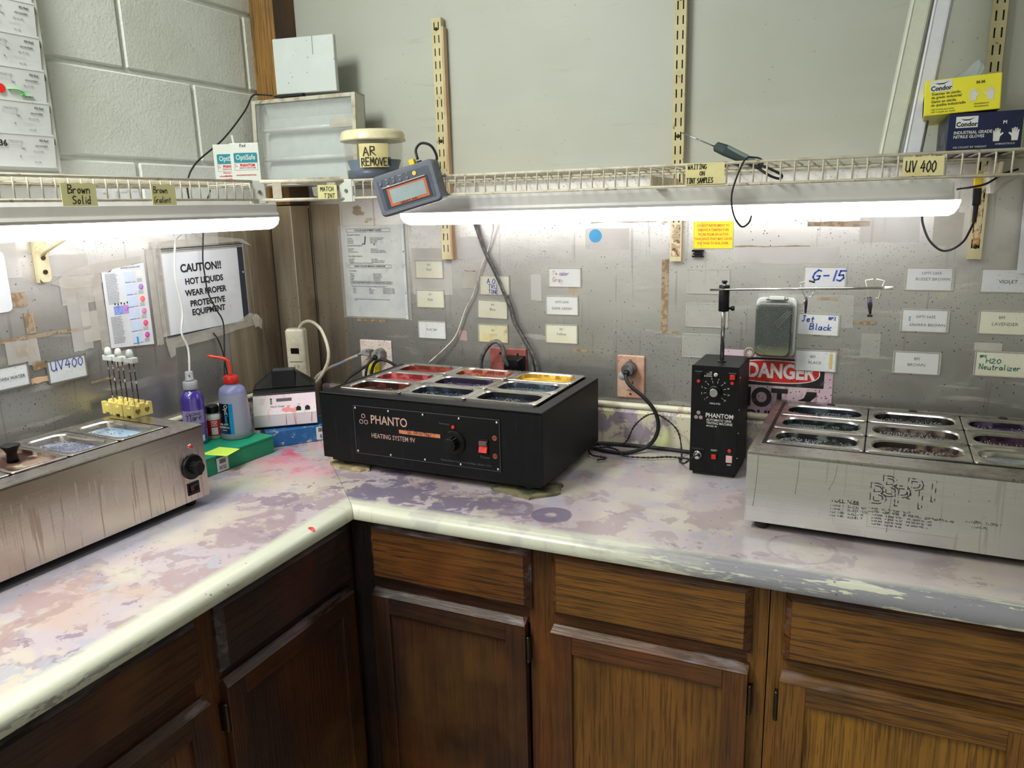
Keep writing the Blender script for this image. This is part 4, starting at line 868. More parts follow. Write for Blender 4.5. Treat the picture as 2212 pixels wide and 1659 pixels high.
# lens clips hanging on the rod
m_purple_rubber = M('dyed_purple_grip', (50, 36, 54), .3, layers=[dict(s=60, lo=.5, hi=.6, c=(80, 62, 88))])
P = thing('wire_lens_clip', 'bent silver wire lens clip hanging from the rod beside the timer box', 'clip', (1.506, -.1285, 1.346), -8, 'wire clips on the rod')
MB().tube([(-.006, 0, .016), (-.0185, 0, .0125), (-.017, 0, .010), (-.006, 0, -.014), (-.003, 0, -.0165), (.006, 0, -.0165), (.009, 0, -.014), (.017, 0, .0060)], .0012, 6).build('wire_bow', m_chrome, P)
MB().tube([(.002, 0, .018), (.014, 0, .0155)], .0022, 8).build('wire_end', m_hinge, P)
MB().tube([(-.002, -.003, -.016), (-.001, -.004, -.028), (-.0015, -.002, -.052)], [.0026, .0034, .0022], 8).build('grip', m_purple_rubber, P)
MB().tube([(-.002, -.004, -.018), (-.007, -.006, -.034)], .0009, 6).build('wire_tail', m_chrome, P)
P = thing('wire_lens_clip', 'cream two-pronged lens clip near the right tip of the rod', 'clip', (1.637, -.1275, 1.350), -6, 'wire clips on the rod')
for s in (-1, 1): MB().tube([(s * .003, 0, .016), (s * .003, 0, .0195), (s * .018, 0, .0165), (s * .013, 0, -.002), (s * .010, 0, -.020), (s * .004, 0, -.020)], .0013, 6).build('prong', m_cream_plastic, P)
MB().tube([(-.009, -.003, -.018), (-.006, -.004, -.034), (-.004, -.002, -.054)], [.0036, .0046, .0026], 8).build('grip', m_purple_rubber, P)
MB().tube([(-.005, -.004, -.018), (-.002, -.006, -.036), (-.004, -.004, -.052)], .0018, 6).build('grip_loop', m_purple_rubber, P)
MB().box(-.009, -.006, -.060, .001, 0, -.055).build('tip_clamp', m_hinge, P)

# ---------------------------------------------------------------- things in the left corner of the worktop
P = thing('card_box', 'green cardboard box lying flat under the bottles', 'box', (.1095, -.500, .9148), 85)
MB().box(-.128, -.090, 0, .118, .075, .0405).build('tray', m_green_box, P, bev=.001)
MB().box(-.1295, -.0915, .0410, .1195, .0765, .0465).build('box_top', m_green_box, P, bev=.0012)
MB().box(-.070, -.0918, .002, -.035, -.0915, .0375).build('white_label', m_paper, P, bev=0)
m = MB(); rnd = random.Random(4); x = -.062
while x < -.044: w = rnd.choice((.0006, .0012)); m.box(x, -.0922, .022, x + w, -.0919, .033); x += w + rnd.choice((.0007, .0012))
m.build('barcode', m_ink, P)
text(P, '3530', .014, -.0530, -.0922, .0125, m_ink, 'CENTER', sx=.8, rot=(R(90), R(180), 0))
P = thing('card_box', 'scuffed blue box standing under the white desktop meter', 'box', (.222, -.304, .9148), 50)
MB().box(-.085, -.004, 0, .100, .130, .0430).build('tray', m_blue_box, P, bev=.0012)
MB().box(.048, -.0046, .004, .090, -.0042, .0400).build('white_label', m_paper, P)
m = MB(); x = .054
while x < .074: w = rnd.choice((.0007, .0013)); m.box(x, -.0052, .026, x + w, -.0048, .037); x += w + rnd.choice((.0008, .0013))
m.build('barcode', m_ink, P); text(P, '19', .018, .064, -.0052, .0145, m_ink, 'CENTER', sx=.8, rot=(R(90), R(180), 0))

P = thing('desktop_meter', 'white and black desktop lens meter with pink dye drips on its face', 'meter', (.1855, -.3070, .9572), 38)
w = .084
MB().prism([(.0, .0), (.0, .006), (.006, .006), (.006, .041), (.0295, .0870), (.034, .0935), (.045, .0935), (.050, .104), (.130, .104), (.130, .0)], 'x', -w, w).build('body', m_black_gloss, P, bev=.001)
m_face = M('pink_tinted_white_plastic', (232, 222, 226), .35, layers=[dict(t='z', lo=.035, hi=.07, c=(236, 214, 222)), dict(t='x', lo=-.03, hi=-.08, c=(218, 224, 212), a=.8), _spk(130, (150, 90, 104), .7, 3, .12, (9, .48, .56)), dict(s=(60, 60, 9), lo=.62, hi=.66, c=(240, 170, 168), a=.6)])
MB().prism([(.0005, .006), (-.0025, .008), (-.0025, .0405), (.0055, .0435), (.0055, .006)], 'x', -w + .0005, w - .0005).build('front_panel', m_face, P)
sl = MB().prism([(-.0025, .0407), (.0250, .0895), (.0290, .0880), (.004, .0407)], 'x', -w + .0005, w - .0005).build('sloping_panel', m_face, P)
ang = math.atan2(.0275, .0488)
F_ = bpy.data.objects.new('panel_controls', None); COL.objects.link(F_); F_.parent = P; F_.location = (0, -.0025, .0407); F_.rotation_euler = (-ang, 0, 0)
MB().box(-.022, -.0006, .036, .019, .001, .045).build('display', m_ink_grey, F_)
for z in (.044, .038, .032): disc(F_, -.036, .001, z, .0028, .002, M('green_led', (70, 120, 60), .4) if z < .04 else M('dark_led', (60, 34, 34), .4), 'led')
for x in (.036, .060): MB().box(x - .0065, -.0012, .0065, x + .0065, .001, .0165).box(x - .0035, -.0012, .0165, x + .0035, .001, .0195).build('phone_socket', m_black_gloss, F_)
text(F_, 'Visual Gauge', .0075, -.040, -.0004, .0225, m_ink_grey, shear=.3); text(F_, 'RX1', .0045, .034, -.0004, .0245, m_ink_grey)
for z, s in ((.044, 'POWER'), (.038, 'READY'), (.032, 'HEAT')): text(F_, s, .0040, -.065, -.0004, z, m_ink_faint)
m_drip = M('pink_dye_drip', (240, 150, 146), .4)
MB().loft([[(x, -.0003, z) for x, z in ((-.010, .010), (-.006, .017), (.004, .018), (.006, .023), (.014, .024), (.012, .016), (.024, .014), (.026, .018), (.030, .006), (.020, .002), (.012, .006), (.002, .004))], [(x, -.0006, z) for x, z in ((-.010, .010), (-.006, .017), (.004, .018), (.006, .023), (.014, .024), (.012, .016), (.024, .014), (.026, .018), (.030, .006), (.020, .002), (.012, .006), (.002, .004))]]).build('dye_stain', m_drip, F_)
for x, x2, zb in ((.001, .000, .010), (.021, .026, .008), (.070, .068, .014)): MB().tube([(x, -.0030, .041), ((x + x2) / 2, -.0031, .028), (x2, -.0031, zb)], .0014, 6, flat=.3).build('dye_drip', m_drip, P)
# hood: truncated pyramid with a steep nose
b0 = [(-w + .002, .045, .1042), (w - .002, .045, .1042), (w - .002, .128, .1042), (-w + .002, .128, .1042)]; b1 = [(-.030, .070, .1480), (.030, .070, .1480), (.030, .100, .1480), (-.030, .100, .1480)]
hood = MB().loft([b0, b1]).build('hood', m_black_gloss, P, bev=.001)
MB().loft([[(-.031, .044, .1045), (.031, .044, .1045), (.031, .09, .1045), (-.031, .09, .1045)], [(-.031, .056, .1500), (.031, .056, .1500), (.031, .098, .1505), (-.031, .098, .1505)]]).build('hood_nose', m_black, hood, bev=.001)
MB().box(-.028, .058, .1500, .028, .094, .1516).build('lens_port', m_ink_grey, hood)
for x in (-.06, .07): MB().lathe([(.006, -.0005), (.006, .001)], x, .02, 10).build('foot', m_rubber, P)

P = thing('power_strip', 'cream spattered power strip standing upright in the corner', 'power strip', (.090, -.121, .935), 20)
m = MB().loft([[(x, y, z) for x, y in rrect(0, 0, ww, dd, .006, 3)] for ww, dd, z in ((.052, .032, 0), (.056, .036, .004), (.056, .036, .262), (.050, .030, .268))])
m.build('strip_body', m_cream_plastic, P)
MB().box(-.014, -.0190, .195, .011, -.018, .212).build('breaker_switch', m_black_gloss, P, bev=.0006)
MB().box(-.020, -.0188, .170, .018, -.018, .1715).box(-.006, -.0187, .152, -.0045, -.018, .160).box(.004, -.0187, .152, .0055, -.018, .160).box(-.006, -.0187, .115, -.0045, -.018, .123).box(.004, -.0187, .115, .0055, -.018, .123).build('socket_slots', m_hinge, P)
MB().box(-.020, -.0184, .140, .020, -.018, .168).box(-.020, -.0184, .102, .020, -.018, .132).build('socket_face', m_cream_plastic, P, bev=.0008)

def bottle(name, label, loc, prof, mat, part='bottle_body', n=28):
    P = thing(name, label, 'bottle', loc)
    MB().lathe(prof, n=n).build(part, mat, P); return P
def wraplabel(P, r, z0, z1, a0, a1, mat, name='label', n=12, r1=None):
    v = []; m = MB(); r1 = r1 or r
    ro = [[((r0 + .0003) * math.cos(R(a0 + (a1 - a0) * i / n)), (r0 + .0003) * math.sin(R(a0 + (a1 - a0) * i / n)), z) for i in range(n + 1)] for r0, z in ((r, z0), (r1, z1))]
    ri = [[((r0 - .0004) * math.cos(R(a0 + (a1 - a0) * i / n)), (r0 - .0004) * math.sin(R(a0 + (a1 - a0) * i / n)), z) for i in range(n + 1)] for r0, z in ((r, z0), (r1, z1))]
    loop = lambda A, B: A + list(reversed(B))
    m.loft([loop(ro[0], ri[0]), loop(ro[1], ri[1])]); return m.build(name, mat, P)
# wash bottle
P = bottle('wash_bottle', 'translucent wash bottle with a red cap and bent red spout', (.1235, -.430, .9607), [(.0365, 0), (.0395, .004), (.0395, .020), (.0378, .075), (.0355, .115), (.0345, .124), (.031, .134), (.022, .1405), (.0165, .143), (.0165, .148)], m_wash)
cap = MB().lathe([(.0185, .1465), (.0190, .148), (.0185, .165), (.016, .167), (.006, .1675)], n=24).build('screw_cap', m_red_plastic, P)
MB().tube(smoothpath([(0, 0, .166), (-.001, 0, .195), (-.003, -.001, .205), (-.014, -.008, .213), (-.045, -.026, .221)], 6), [.0042] * 18 + [.0036] * 6 + [.0024], 10).build('spout', m_red_tube, P)
# the label faces front-left
wraplabel(P, .0396, .018, .098, -122, -62, m_black_gloss, n=10, r1=.0368)
wraplabel(P, .0397, .018, .098, -68, -52, M('cyan_label_band', (10, 140, 200), .4), 'label_band', n=5, r1=.0369)
wraplabel(P, .0398, .018, .040, -118, -66, M('blue_label_glow', (20, 70, 120), .4, layers=[dict(s=40, lo=.5, hi=.6, c=(20, 30, 50))]), 'label_picture', n=8, r1=.0392)
def radial(P, s, size, r, a, z, mat, vertical=True, bold=.01, sx=1, dx=0):
    x, y_ = r * math.cos(R(a)), r * math.sin(R(a))
    if vertical: o = text(P, s, size, x, y_, z, mat, 'CENTER', bold, sx, rot=(R(90), R(90), R(a + 90)))
    else: o = text(P, s, size, x, y_, z, mat, 'CENTER', bold, sx, rot=(R(90), 0, R(a + 90)))
    return o
radial(P, 'Opti', .014, .0400, -78, .084, m_paper); radial(P, 'Clean', .014, .0404, -78, .062, m_blue_dot)
for i, (s, z) in enumerate((('OIL OUT', .044), ('FORMULA', .036), ('cleaner', .029))): radial(P, s, .0068 if i < 2 else .005, .0412, -88, z, m_paper, False, .02)
# purple spray bottle
P = bottle('spray_bottle', 'purple spray bottle with a grey nozzle standing behind the steel heater', (.066, -.512, .9607), [(.026, 0), (.0285, .003), (.0290, .02), (.0290, .085), (.0285, .115), (.0260, .128), (.020, .138), (.0145, .142), (.0145, .148)], m_purple)
MB().lathe([(.0175, .144), (.0180, .146), (.0180, .163), (.0155, .166)], n=24).build('collar', m_silver_plastic, P)
noz = MB().lathe([(.0115, .166), (.0115, .171), (.0100, .172), (.0098, .188), (.0088, .190)], n=20).build('spray_nozzle', m_silver_plastic, P)
MB().cyl((.007, -.007, .181), (.0085, -.0085, .181), .002, 8).build('orifice', m_ink_grey, noz)
wraplabel(P, .0291, .058, .092, -110, 10, m_purple_label, n=16); wraplabel(P, .0292, .010, .026, -100, 0, m_paper, 'back_label', n=12)
radial(P, 'CLONE', .011, .0300, -45, .0845, m_ink_grey, False, .02, 1.0); o = hand(P, 'Tlare', .017, .0, 0, 0, m_ink, .0014, .75, slant=.3)
o.location = (.0300 * math.cos(R(-45)) - .020 * math.cos(R(45)), .0300 * math.sin(R(-45)) - .020 * math.sin(R(45)), .064); o.rotation_euler = (0, R(-8), R(45))
# small pill bottle
P = bottle('pill_bottle', 'small white bottle with a red label and black cap between two larger bottles', (.0720, -.4560, .9607), [(.0195, 0), (.0215, .003), (.0215, .055), (.0200, .062), (.0150, .067), (.0150, .070)], m_white_plastic)
MB().lathe([(.0165, .069), (.0172, .071), (.0172, .085), (.0155, .088)], n=22).build('cap', m_black_gloss, P)
wraplabel(P, .0216, .010, .052, -120, 20, m_red_plastic, n=16)
wraplabel(P, .0218, .013, .049, -112, -92, m_paper, 'label_panel', 5); wraplabel(P, .0218, .036, .049, -62, -20, m_paper, 'label_panel', 6); wraplabel(P, .0218, .013, .032, -62, -20, m_paper, 'label_panel', 6)
radial(P, 'SO', .012, .0226, -42, .0425, m_red_plastic, False, .03)
n_ = slab('sticky_note', 'lime green sticky note lying on the green box', 'note', [(.152, -.585), (.225, -.572), (.213, -.515), (.150, -.520)], .9612, .9616, m_note_green, 3, 0)

# ---------------------------------------------------------------- lens dipping holders on the left heater
for i, x in enumerate((.043, .081, .122)):
    P = thing('dipping_holder', ['leftmost of three white-handled lens dipping holders on the steel heater', 'middle one of three white-handled lens dipping holders on the steel heater', 'rightmost of three white-handled lens dipping holders, its yellow clip showing two holes'][i], 'lens holder', (x, -.7130 - .004 * i, 1.0945), -4, 'lens dipping holders on the left heater')
    zt = .122
    MB().box(-.0150, -.008, zt, .0150, .008, zt + .013).build('handle_bar', m_white_plastic, P, bev=.002)
    MB().lathe([(.0085, zt + .013), (.0075, zt + .022), (.0055, zt + .029), (.002, zt + .031)], -.002, 0, 14).build('handle_grip', m_white_plastic, P)
    for s in (-1, 1): MB().cyl((s * .0085, 0, .006), (s * .0085, 0, zt), .0013, 8).build('rod', m_rod, P)
    for s in (-1, 1):
        # clip plate with notched top; the front one of the last holder has two heart-shaped holes
        poly = [(-.024, 0), (.026, 0), (.026, .029), (.018, .031), (.016, .025), (.010, .025), (.008, .030), (-.006, .030), (-.008, .024), (-.014, .024), (-.016, .029), (-.024, .029)]
        MB().prism(poly, 'x', s * .0125 - .005, s * .0125 + .005).build('lens_clip', m_yellow_plastic, P, bev=.0006)
        if s == 1:
            for cy in (-.012, .012):
                hh = [(cy, .006), (cy + .006, .012), (cy + .006, .017), (cy + .003, .019), (cy, .017), (cy - .003, .019), (cy - .006, .017), (cy - .006, .012)]
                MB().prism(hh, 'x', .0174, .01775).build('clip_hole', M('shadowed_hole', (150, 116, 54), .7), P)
    MB().box(-.008, -.022, .004, .008, .024, .020).build('clip_spacer', m_yellow_plastic, P)
# ---------------------------------------------------------------- cards, notes and signs on the walls
def card(label, cx, cz, paper, lines, w=.092, h=.051, roll=0.0, wall='b', group=None, sleeve=True, marks=None, pw=.086, ph=.046, seed=0):
    loc = (cx, -.0064 if 'orange streak' in label else -.0022, cz) if wall == 'b' else (.0062, cx, cz)
    P = thing('tank_card', label, 'card', loc, 0, group, rot=(0, R(-roll), 0) if wall == 'b' else None)
    if wall != 'b': P.rotation_euler = (0, 0, R(90))
    if sleeve:
        MB().box(-w / 2, -.0016, -h / 2, w / 2, -.0012, h / 2).build('sleeve', m_clear, P)
        m = MB(); t = .0016
        m.box(-w / 2, -.0018, -h / 2, w / 2, -.0002, -h / 2 + t).box(-w / 2, -.0018, h / 2 - t, w / 2, -.0002, h / 2).box(-w / 2, -.0018, -h / 2, -w / 2 + t, -.0002, h / 2).box(w / 2 - t, -.0018, -h / 2, w / 2, -.0002, h / 2)
        m.build('sleeve_edge', m_clear_edge, P)
    if paper:
        q = MB().box(-pw / 2, -.0010, -ph / 2 - .001, pw / 2, -.0002, ph / 2 - .001).build('paper_card', paper, P)
        if marks: MB().box(*[v for v in marks[:3]], *marks[3:6]).build('dye_mark', marks[6], P)
        for ln in lines:
            s, sz, x, z, mt = ln[:5]; k = ln[5] if len(ln) > 5 else {}
            if k.get('hand'): hand(P, s, sz, x, -.0014 - .0006, z, mt, k.get('w', .0013), k.get('sx', 1), slant=k.get('sl', .05), seed=seed)
            else: text(P, s, sz, x, -.0014, z, mt, k.get('al', 'CENTER'), k.get('b', 0))
    return P
G = 'tank cards on the back steel wall'
H = dict(hand=1)
card('yellowed card reading Red in a plastic sleeve, top of the left column', .487, 1.371, m_paper_cream, [('BPI', .008, 0, .012, m_ink_faint), ('Red', .010, 0, -.001, m_ink_grey)], group=G)
card('yellowed card reading Pink in a plastic sleeve, below the Red card', .4865, 1.287, m_paper_cream, [('BPI', .007, 0, .012, m_ink_faint), ('Pink', .010, 0, -.003, m_ink_grey)], group=G)
card('bluish white card below the Pink card, with a pink streak', .487, 1.197, m_paper_spk, [('FLAT BPI', .009, 0, 0, m_ink_grey)], group=G, marks=(-.020, -.0013, -.022, -.0185, -.0009, .020, m_ink_pink))
card('card with blue handwriting A.O. Tru Tone', .6915, 1.329, m_paper_cream, [('A.O.', .013, -.022, .004, m_ink_blue, dict(hand=1, w=.0016, sx=1.1)), ('TRU', .011, -.018, -.010, m_ink_blue, dict(hand=1, w=.0015, sx=1.1)), ('TONE', .010, -.018, -.023, m_ink_blue, dict(hand=1, w=.0015))], h=.053, ph=.050, group=G)
card('yellowed card reading Blue, below the A.O. card', .684, 1.2625, m_paper_cream, [('BPI', .008, 0, .012, m_ink_faint), ('Blue', .010, 0, -.001, m_ink_grey)], w=.090, roll=-1.5, group=G)
card('yellow-dyed card above the red-stained outlet', .683, 1.195, m_paper_yell, [('BPI', .008, 0, .008, m_ink_faint), ('_______', .008, .002, -.001, m_ink_grey)], group=G)
card('white card with faded pink writing and a blue smudge', .8975, 1.353, m_paper, [('To color', .010, -.034, .006, m_ink_pink, dict(hand=1, w=.0015)), ('Gray', .012, -.034, -.012, m_ink_pink, dict(hand=1, w=.0015))], group=G, marks=(-.012, -.0013, .004, .002, -.0009, .012, M('blue_smudge', (110, 160, 214), .6, alpha=.6)))
card('white card reading Dark Green, below the faded pink writing', .889, 1.279, m_paper, [('OPTI SAFE', .0085, 0, .008, m_ink_grey), ('DARK GREEN', .0095, 0, -.009, m_ink_grey)], group=G)
card('yellowed card reading Yellow, bottom of its column', .8865, 1.202, m_paper_cream, [('BPI', .008, 0, .012, m_ink_faint), ('Yellow', .010, 0, -.001, m_ink_grey)], group=G)
card('empty clear card sleeve, topmost of three beside the rod post', 1.270, 1.3475, None, [], w=.102, h=.060)
card('empty clear card sleeve, middle one of three beside the rod post', 1.2695, 1.265, None, [], w=.102, h=.060)
card('empty clear card sleeve, lowest of three just above the tall timer box', 1.262, 1.1875, None, [], w=.102, h=.060)
card('white card with large blue handwriting G-15 behind the rod', 1.534, 1.3605, m_paper, [('G-15', .023, -.027, -.007, m_ink_blue, dict(hand=1, w=.0034, sx=1.15, sl=.2))], group=G)
card('blue-spattered card with handwriting Jet Black', 1.526, 1.2515, m_paper_spk, [('Jet', .014, -.037, .005, m_ink_blue, dict(hand=1, w=.0019, sx=1.05, sl=.1)), ('BPI', .006, .022, .012, m_ink_blue, dict(hand=1, w=.0014, sx=1.3)), ('Black', .014, -.018, -.013, m_ink_blue, dict(hand=1, w=.0019, sx=1.15, sl=.1))], group=G, roll=-1)
card('white card reading Black with an orange streak at its right side', 1.5255, 1.166, m_paper_spk, [('BPI', .009, -.006, .009, m_ink_grey), ('BLACK', .0095, -.001, -.005, m_ink_grey)], group=G, marks=(.030, -.0013, -.018, .037, -.0009, .018, M('orange_stain', (236, 196, 96), .6, alpha=.8)))
card('white card reading Russet Brown, top of its column', 1.746, 1.360, m_paper, [('OPTI SAFE', .0085, .004, .012, m_ink_grey), ('RUSSET BROWN', .0090, .007, -.001, m_ink_grey)], w=.096, group=G)
card('white card reading Sahara Brown with a small blue smear', 1.7445, 1.268, m_paper, [('OPTI SAFE', .0085, .002, .008, m_ink_grey), ('SAHARA BROWN', .0090, .006, -.010, m_ink_grey)], w=.096, group=G, marks=(-.031, -.0013, -.002, -.028, -.0009, .009, m_blue_dot))
card('white card reading Brown, bottom of its column', 1.7365, 1.172, m_paper, [('BPI', .009, .0, .009, m_ink_grey), ('BROWN', .0095, 0, -.005, m_ink_grey)], w=.096, group=G)
card('spattered card reading Violet at the right edge', 1.889, 1.3585, m_paper_spk, [('VIOLET', .0105, .005, -.003, m_ink)], w=.094, group=G)
card('yellowish card reading Lavender at the right edge', 1.894, 1.269, m_paper_cream, [('BPI', .009, -.004, .010, m_ink_grey), ('LAVENDER', .0100, .003, -.004, m_ink_grey)], w=.094, group=G)
card('card with green handwriting about neutralizer at the right edge', 1.898, 1.1785, m_paper_cream, [('BPI', .005, -.040, .013, m_ink_green, dict(hand=1, w=.0012, sx=1.2)), ('H20', .010, -.028, .001, m_ink_green, dict(hand=1, w=.0015, sx=1.3)), ('Neutralizer', .012, -.040, -.013, m_ink_green, dict(hand=1, w=.0015, sx=.98))], w=.100, h=.056, pw=.092, ph=.050, group=G)
# blank clear tab near the neutralizer card
tag(MB().box(1.845, -.0026, 1.207, 1.897, -.0022, 1.224).build('clear_tab', m_clear_edge), 'small frosted plastic tab between the Lavender and neutralizer cards', 'tab')

# two typed sheets in page protectors
P = thing('guide_sheet', 'old typed color guide sheet in a plastic protector on the back wall', 'sheet', (.2945, -.003, 1.361))
MB().box(-.103, -.0008, -.1335, .107, -.0002, .1335).build('paper', m_paper_grey, P)
MB().box(-.112, -.0018, -.138, .128, -.0013, .137).build('protector', m_clear, P)
MB().box(.1075, -.0024, -.136, .1165, -.0018, .138).build('binding_strip', m_paper_grey, P)
for z in (.05, -.05): MB().cyl((.112, -.0024, z * 1.2), (.112, -.0028, z * 1.2), .0018, 10).build('punch_hole', m_ink_grey, P)
y = -.0012 - .0008
def boxed(P, s, x0, x1, z, h, sz):
    m = MB(); t = .0006
    m.box(x0, y, z - h / 2, x1, y + .0003, z - h / 2 + t).box(x0, y, z + h / 2 - t, x1, y + .0003, z + h / 2).box(x0, y, z - h / 2, x0 + t, y + .0003, z + h / 2).box(x1 - t, y, z - h / 2, x1, y + .0003, z + h / 2)
    m.build('heading_box', m_ink_grey, P); text(P, s, sz, (x0 + x1) / 2, y, z, m_ink_grey, 'CENTER', .015)
boxed(P, 'COLOR ADJUSTMENT GUIDE', -.082, .070, .121, .010, .0072)
boxed(P, 'BASIC COLOR MIXING GUIDELINE', -.082, .068, .017, .010, .0070)
boxed(P, 'COLOR ADJUSTMENT TANKS TO ACHIEVE NEUTRAL COLORS', -.079, .068, -.031, .008, .0050)
def col(P, x, z, lines, sz=.0046, dz=.0045, mt=None):
    for i, s in enumerate(lines): text(P, s, sz, x, y, z - i * dz, mt or m_ink_grey)
col(P, -.080, .108, ['IF A GREY LENS IS:'], .0056); col(P, -.080, .098, ['Too Blue', 'Too Green', 'Too Purple', 'Too Brown'])
col(P, .000, .099, ['Add A Orange Or Yellow', 'Add A Rose With Red', 'Add A Yellow', 'Add A Blue'])
col(P, -.080, .077, ['IF A BROWN LENS IS:'], .0056); col(P, -.080, .068, ['Too Yellow', 'Too Red', 'Too Green Brown'])
col(P, .000, .067, ['Add A Purple', 'Add A Rose Or With Blue', 'Add A Orange And/Or Rose'])
col(P, -.080, .046, ['IF A GREEN LENS IS:'], .0056); col(P, -.080, .038, ['Too Yellow', 'Too Blue', 'Too Grey'])
col(P, .000, .038, ['Add A Blue', 'Add A Yellow Or Brown', 'Add A Blue And Yellow'])
col(P, -.080, .0265, ['* Always use small amounts when tinting lenses'], .0044)
col(P, -.078, .003, ['TO MAKE:'], .0052); col(P, -.078, -.005, ['Green', 'Orange', 'Brown', 'Purple', 'Black']); col(P, .002, -.005, ['Blue and Yellow', 'Yellow and Red', 'Orange and Blue', 'Red and Blue', 'Combine All'])
col(P, -.076, -.042, ['When you examine Grey for neutral in white light, adjust as follows'], .0044)
for x, ls in ((-.072, ['Too', 'Warm', 'Cool', 'Green']), (-.015, ['Add', 'Blue Tone', 'Orange', 'Magenta']), (.034, ['Reduce Time In Tank', 'Reduce Time In Tank', 'Reduce Time In Tank', 'Reduce Time In Tank'])): col(P, x, -.048, ls)
col(P, -.070, -.080, ['Adjustment guide is for reference only and results may vary according', 'to lens'], .0044)
hand(P, '1', .022, -.026, y - .0002, .082, m_ink, .0030, slant=.15); hand(P, '-', .014, -.030, y - .0002, .076, m_ink, .0024); hand(P, 'e', .007, .012, y - .0002, .079, m_ink, .0012)
P = thing('yellow_warning_card', 'bright yellow card with orange warning print below the long lamp', 'card', (1.2785, -.0022, 1.4595))
MB().box(-.0475, -.0010, -.0325, .0465, -.0002, .0315).build('paper_card', m_yell_card, P)
for i, s in enumerate(('DO NOT INSTRUMENT TO', 'REMOVE A TEMPERATURE', 'PROBE FROM AN ACTIVE', 'TANK SINCE THAT MAY CAUSE', 'THE TANK TO BOIL OVER.')): text(P, s, .0083, 0, -.0013, .0215 - i * .0105, m_ink_orange, 'CENTER', .02, sx=.76)
tag(MB().cyl((.982, -.0015, 1.4595), (.982, -.0022, 1.4595), .0168, 28).build('round_sticker', m_blue_dot), 'round blue sticker on the steel wall below the long lamp', 'sticker')
P = thing('sensor_clip', 'small black clip on clear tape below the yellow warning card', 'clip', (1.245, -.003, 1.4155))
MB().box(-.014, -.012, -.009, .014, 0, -.005).box(-.012, -.012, -.003, .012, 0, .001).box(-.014, -.012, .004, .014, 0, .009).box(-.008, -.010, -.006, .008, 0, .006).build('clip_body', m_black_gloss, P, bev=.0008)
MB().box(.006, -.0016, .008, .0066, -.0008, .075).box(-.012, -.0016, .008, -.0114, -.0008, .075).build('tape_edge', m_clear_edge, P)

# danger sign
P = thing('danger_sign', 'dye-stained danger sign with a red oval, half hidden behind the timer box', 'sign', (1.4385, -.0024, 1.0925))
MB().loft([[(x, yy, z) for x, z in rrect(0, 0, .255, .180, .004, 3)] for yy in (-.0012, -.0002)]).build('sign_plate', m_signwhite, P)
MB().loft([[(x, yy, z) for x, z in rrect(-.004, .0395, .225, .068, .003, 3)] for yy in (-.0016, -.0012)]).build('header_field', m_signblack, P)
def ell(a, b, n=40, p=2.6): return [((abs(math.cos(2 * math.pi * i / n)) ** (2 / p)) * math.copysign(a, math.cos(2 * math.pi * i / n)), (abs(math.sin(2 * math.pi * i / n)) ** (2 / p)) * math.copysign(b, math.sin(2 * math.pi * i / n))) for i in range(n)]
MB().loft([[(x - .004, yy, z + .0405) for x, z in ell(.103, .0285)] for yy in (-.0020, -.0016)]).build('oval_outline', m_signletter, P)
MB().loft([[(x - .004, yy, z + .0405) for x, z in ell(.1005, .0260)] for yy in (-.0023, -.0020)]).build('oval', m_signred, P)
text(P, 'DANGER', .048, .009, -.0026, .0405, m_signletter, 'CENTER', .04, sx=.80)
text(P, 'HOT', .062, -.097, -.0014, -.0275, m_signblack, 'LEFT', .05, sx=.93)
MB().loft([[(x, yy, z) for x, z in ((.036, -.040), (.056, -.026), (.066, -.020), (.072, -.004), (.094, -.004), (.094, -.014), (.078, -.030), (.060, -.040), (.092, -.048), (.040, -.050))] for yy in (-.0015, -.0012)]).build('hazard_symbol', m_signblack, P)
text(P, 'LIQUIDS', .034, -.030, -.0014, -.072, m_signblack, 'CENTER', .04)

# caution sign on the left wall (local x runs to the right, towards the corner)
P = thing('caution_sign', 'white CAUTION hot liquids sign in a black-edged holder taped to the left wall', 'sign', (.0060, -.3655, 1.3475), 90)
MB().loft([[(x, yy, z) for x, z in ((-.150, -.116), (.151, -.094), (.153, .107), (-.146, .117))] for yy in (-.0010, -.0002)]).build('holder_back', m_clear_edge, P)
fr = M('dark_holder_border', (40, 48, 60), .4, layers=[dict(t='voro', s=(300, 300, 300), lo=.2, hi=.1, c=(120, 124, 130), a=.4)])
MB().box(.126, -.0026, -.100, .146, -.0010, .100).build('border_right', fr, P); MB().box(-.147, -.0024, -.112, -.139, -.0010, .112).build('border_left', fr, P)
MB().box(-.147, -.0024, .108, .146, -.0010, .1105).box(-.147, -.0024, .104, .146, -.0010, .1050).build('border_top', fr, P); MB().box(-.141, -.0024, -.112, .14, -.0010, -.1085).build('border_bottom', fr, P)
sheet = MB().loft([[(x, yy, z) for x, z in ((-.137, -.109), (.124, -.107), (.126, .0985), (-.134, .098))] for yy in (-.0022, -.0014)]).build('paper_sheet', m_paper, P)
for s, sz, x, z in (('CAUTION!!', .0285, -.010, .0560), ('HOT LIQUIDS', .0220, -.004, .0215), ('WEAR PROPER', .0220, -.002, -.0085), ('PROTECTIVE', .0220, .000, -.0370), ('EQUIPMENT', .0220, .000, -.0600)):
    text(P, s, sz, x, -.0026, z, m_ink, 'CENTER', .034, sx=.98)
text(P, ':', .014, .078, -.0026, -.058, m_ink)
MB().box(-.160, -.0029, -.109, -.135, -.0026, .118).build('tape_strip', m_tape, P)
MB().loft([[(x, yy, z) for x, z in ((-.165, .112), (.130, .116), (.186, .100), (.150, .122), (.04, .134), (-.16, .128))] for yy in (-.0034, -.0028)]).build('tape_strip', m_tape, P)
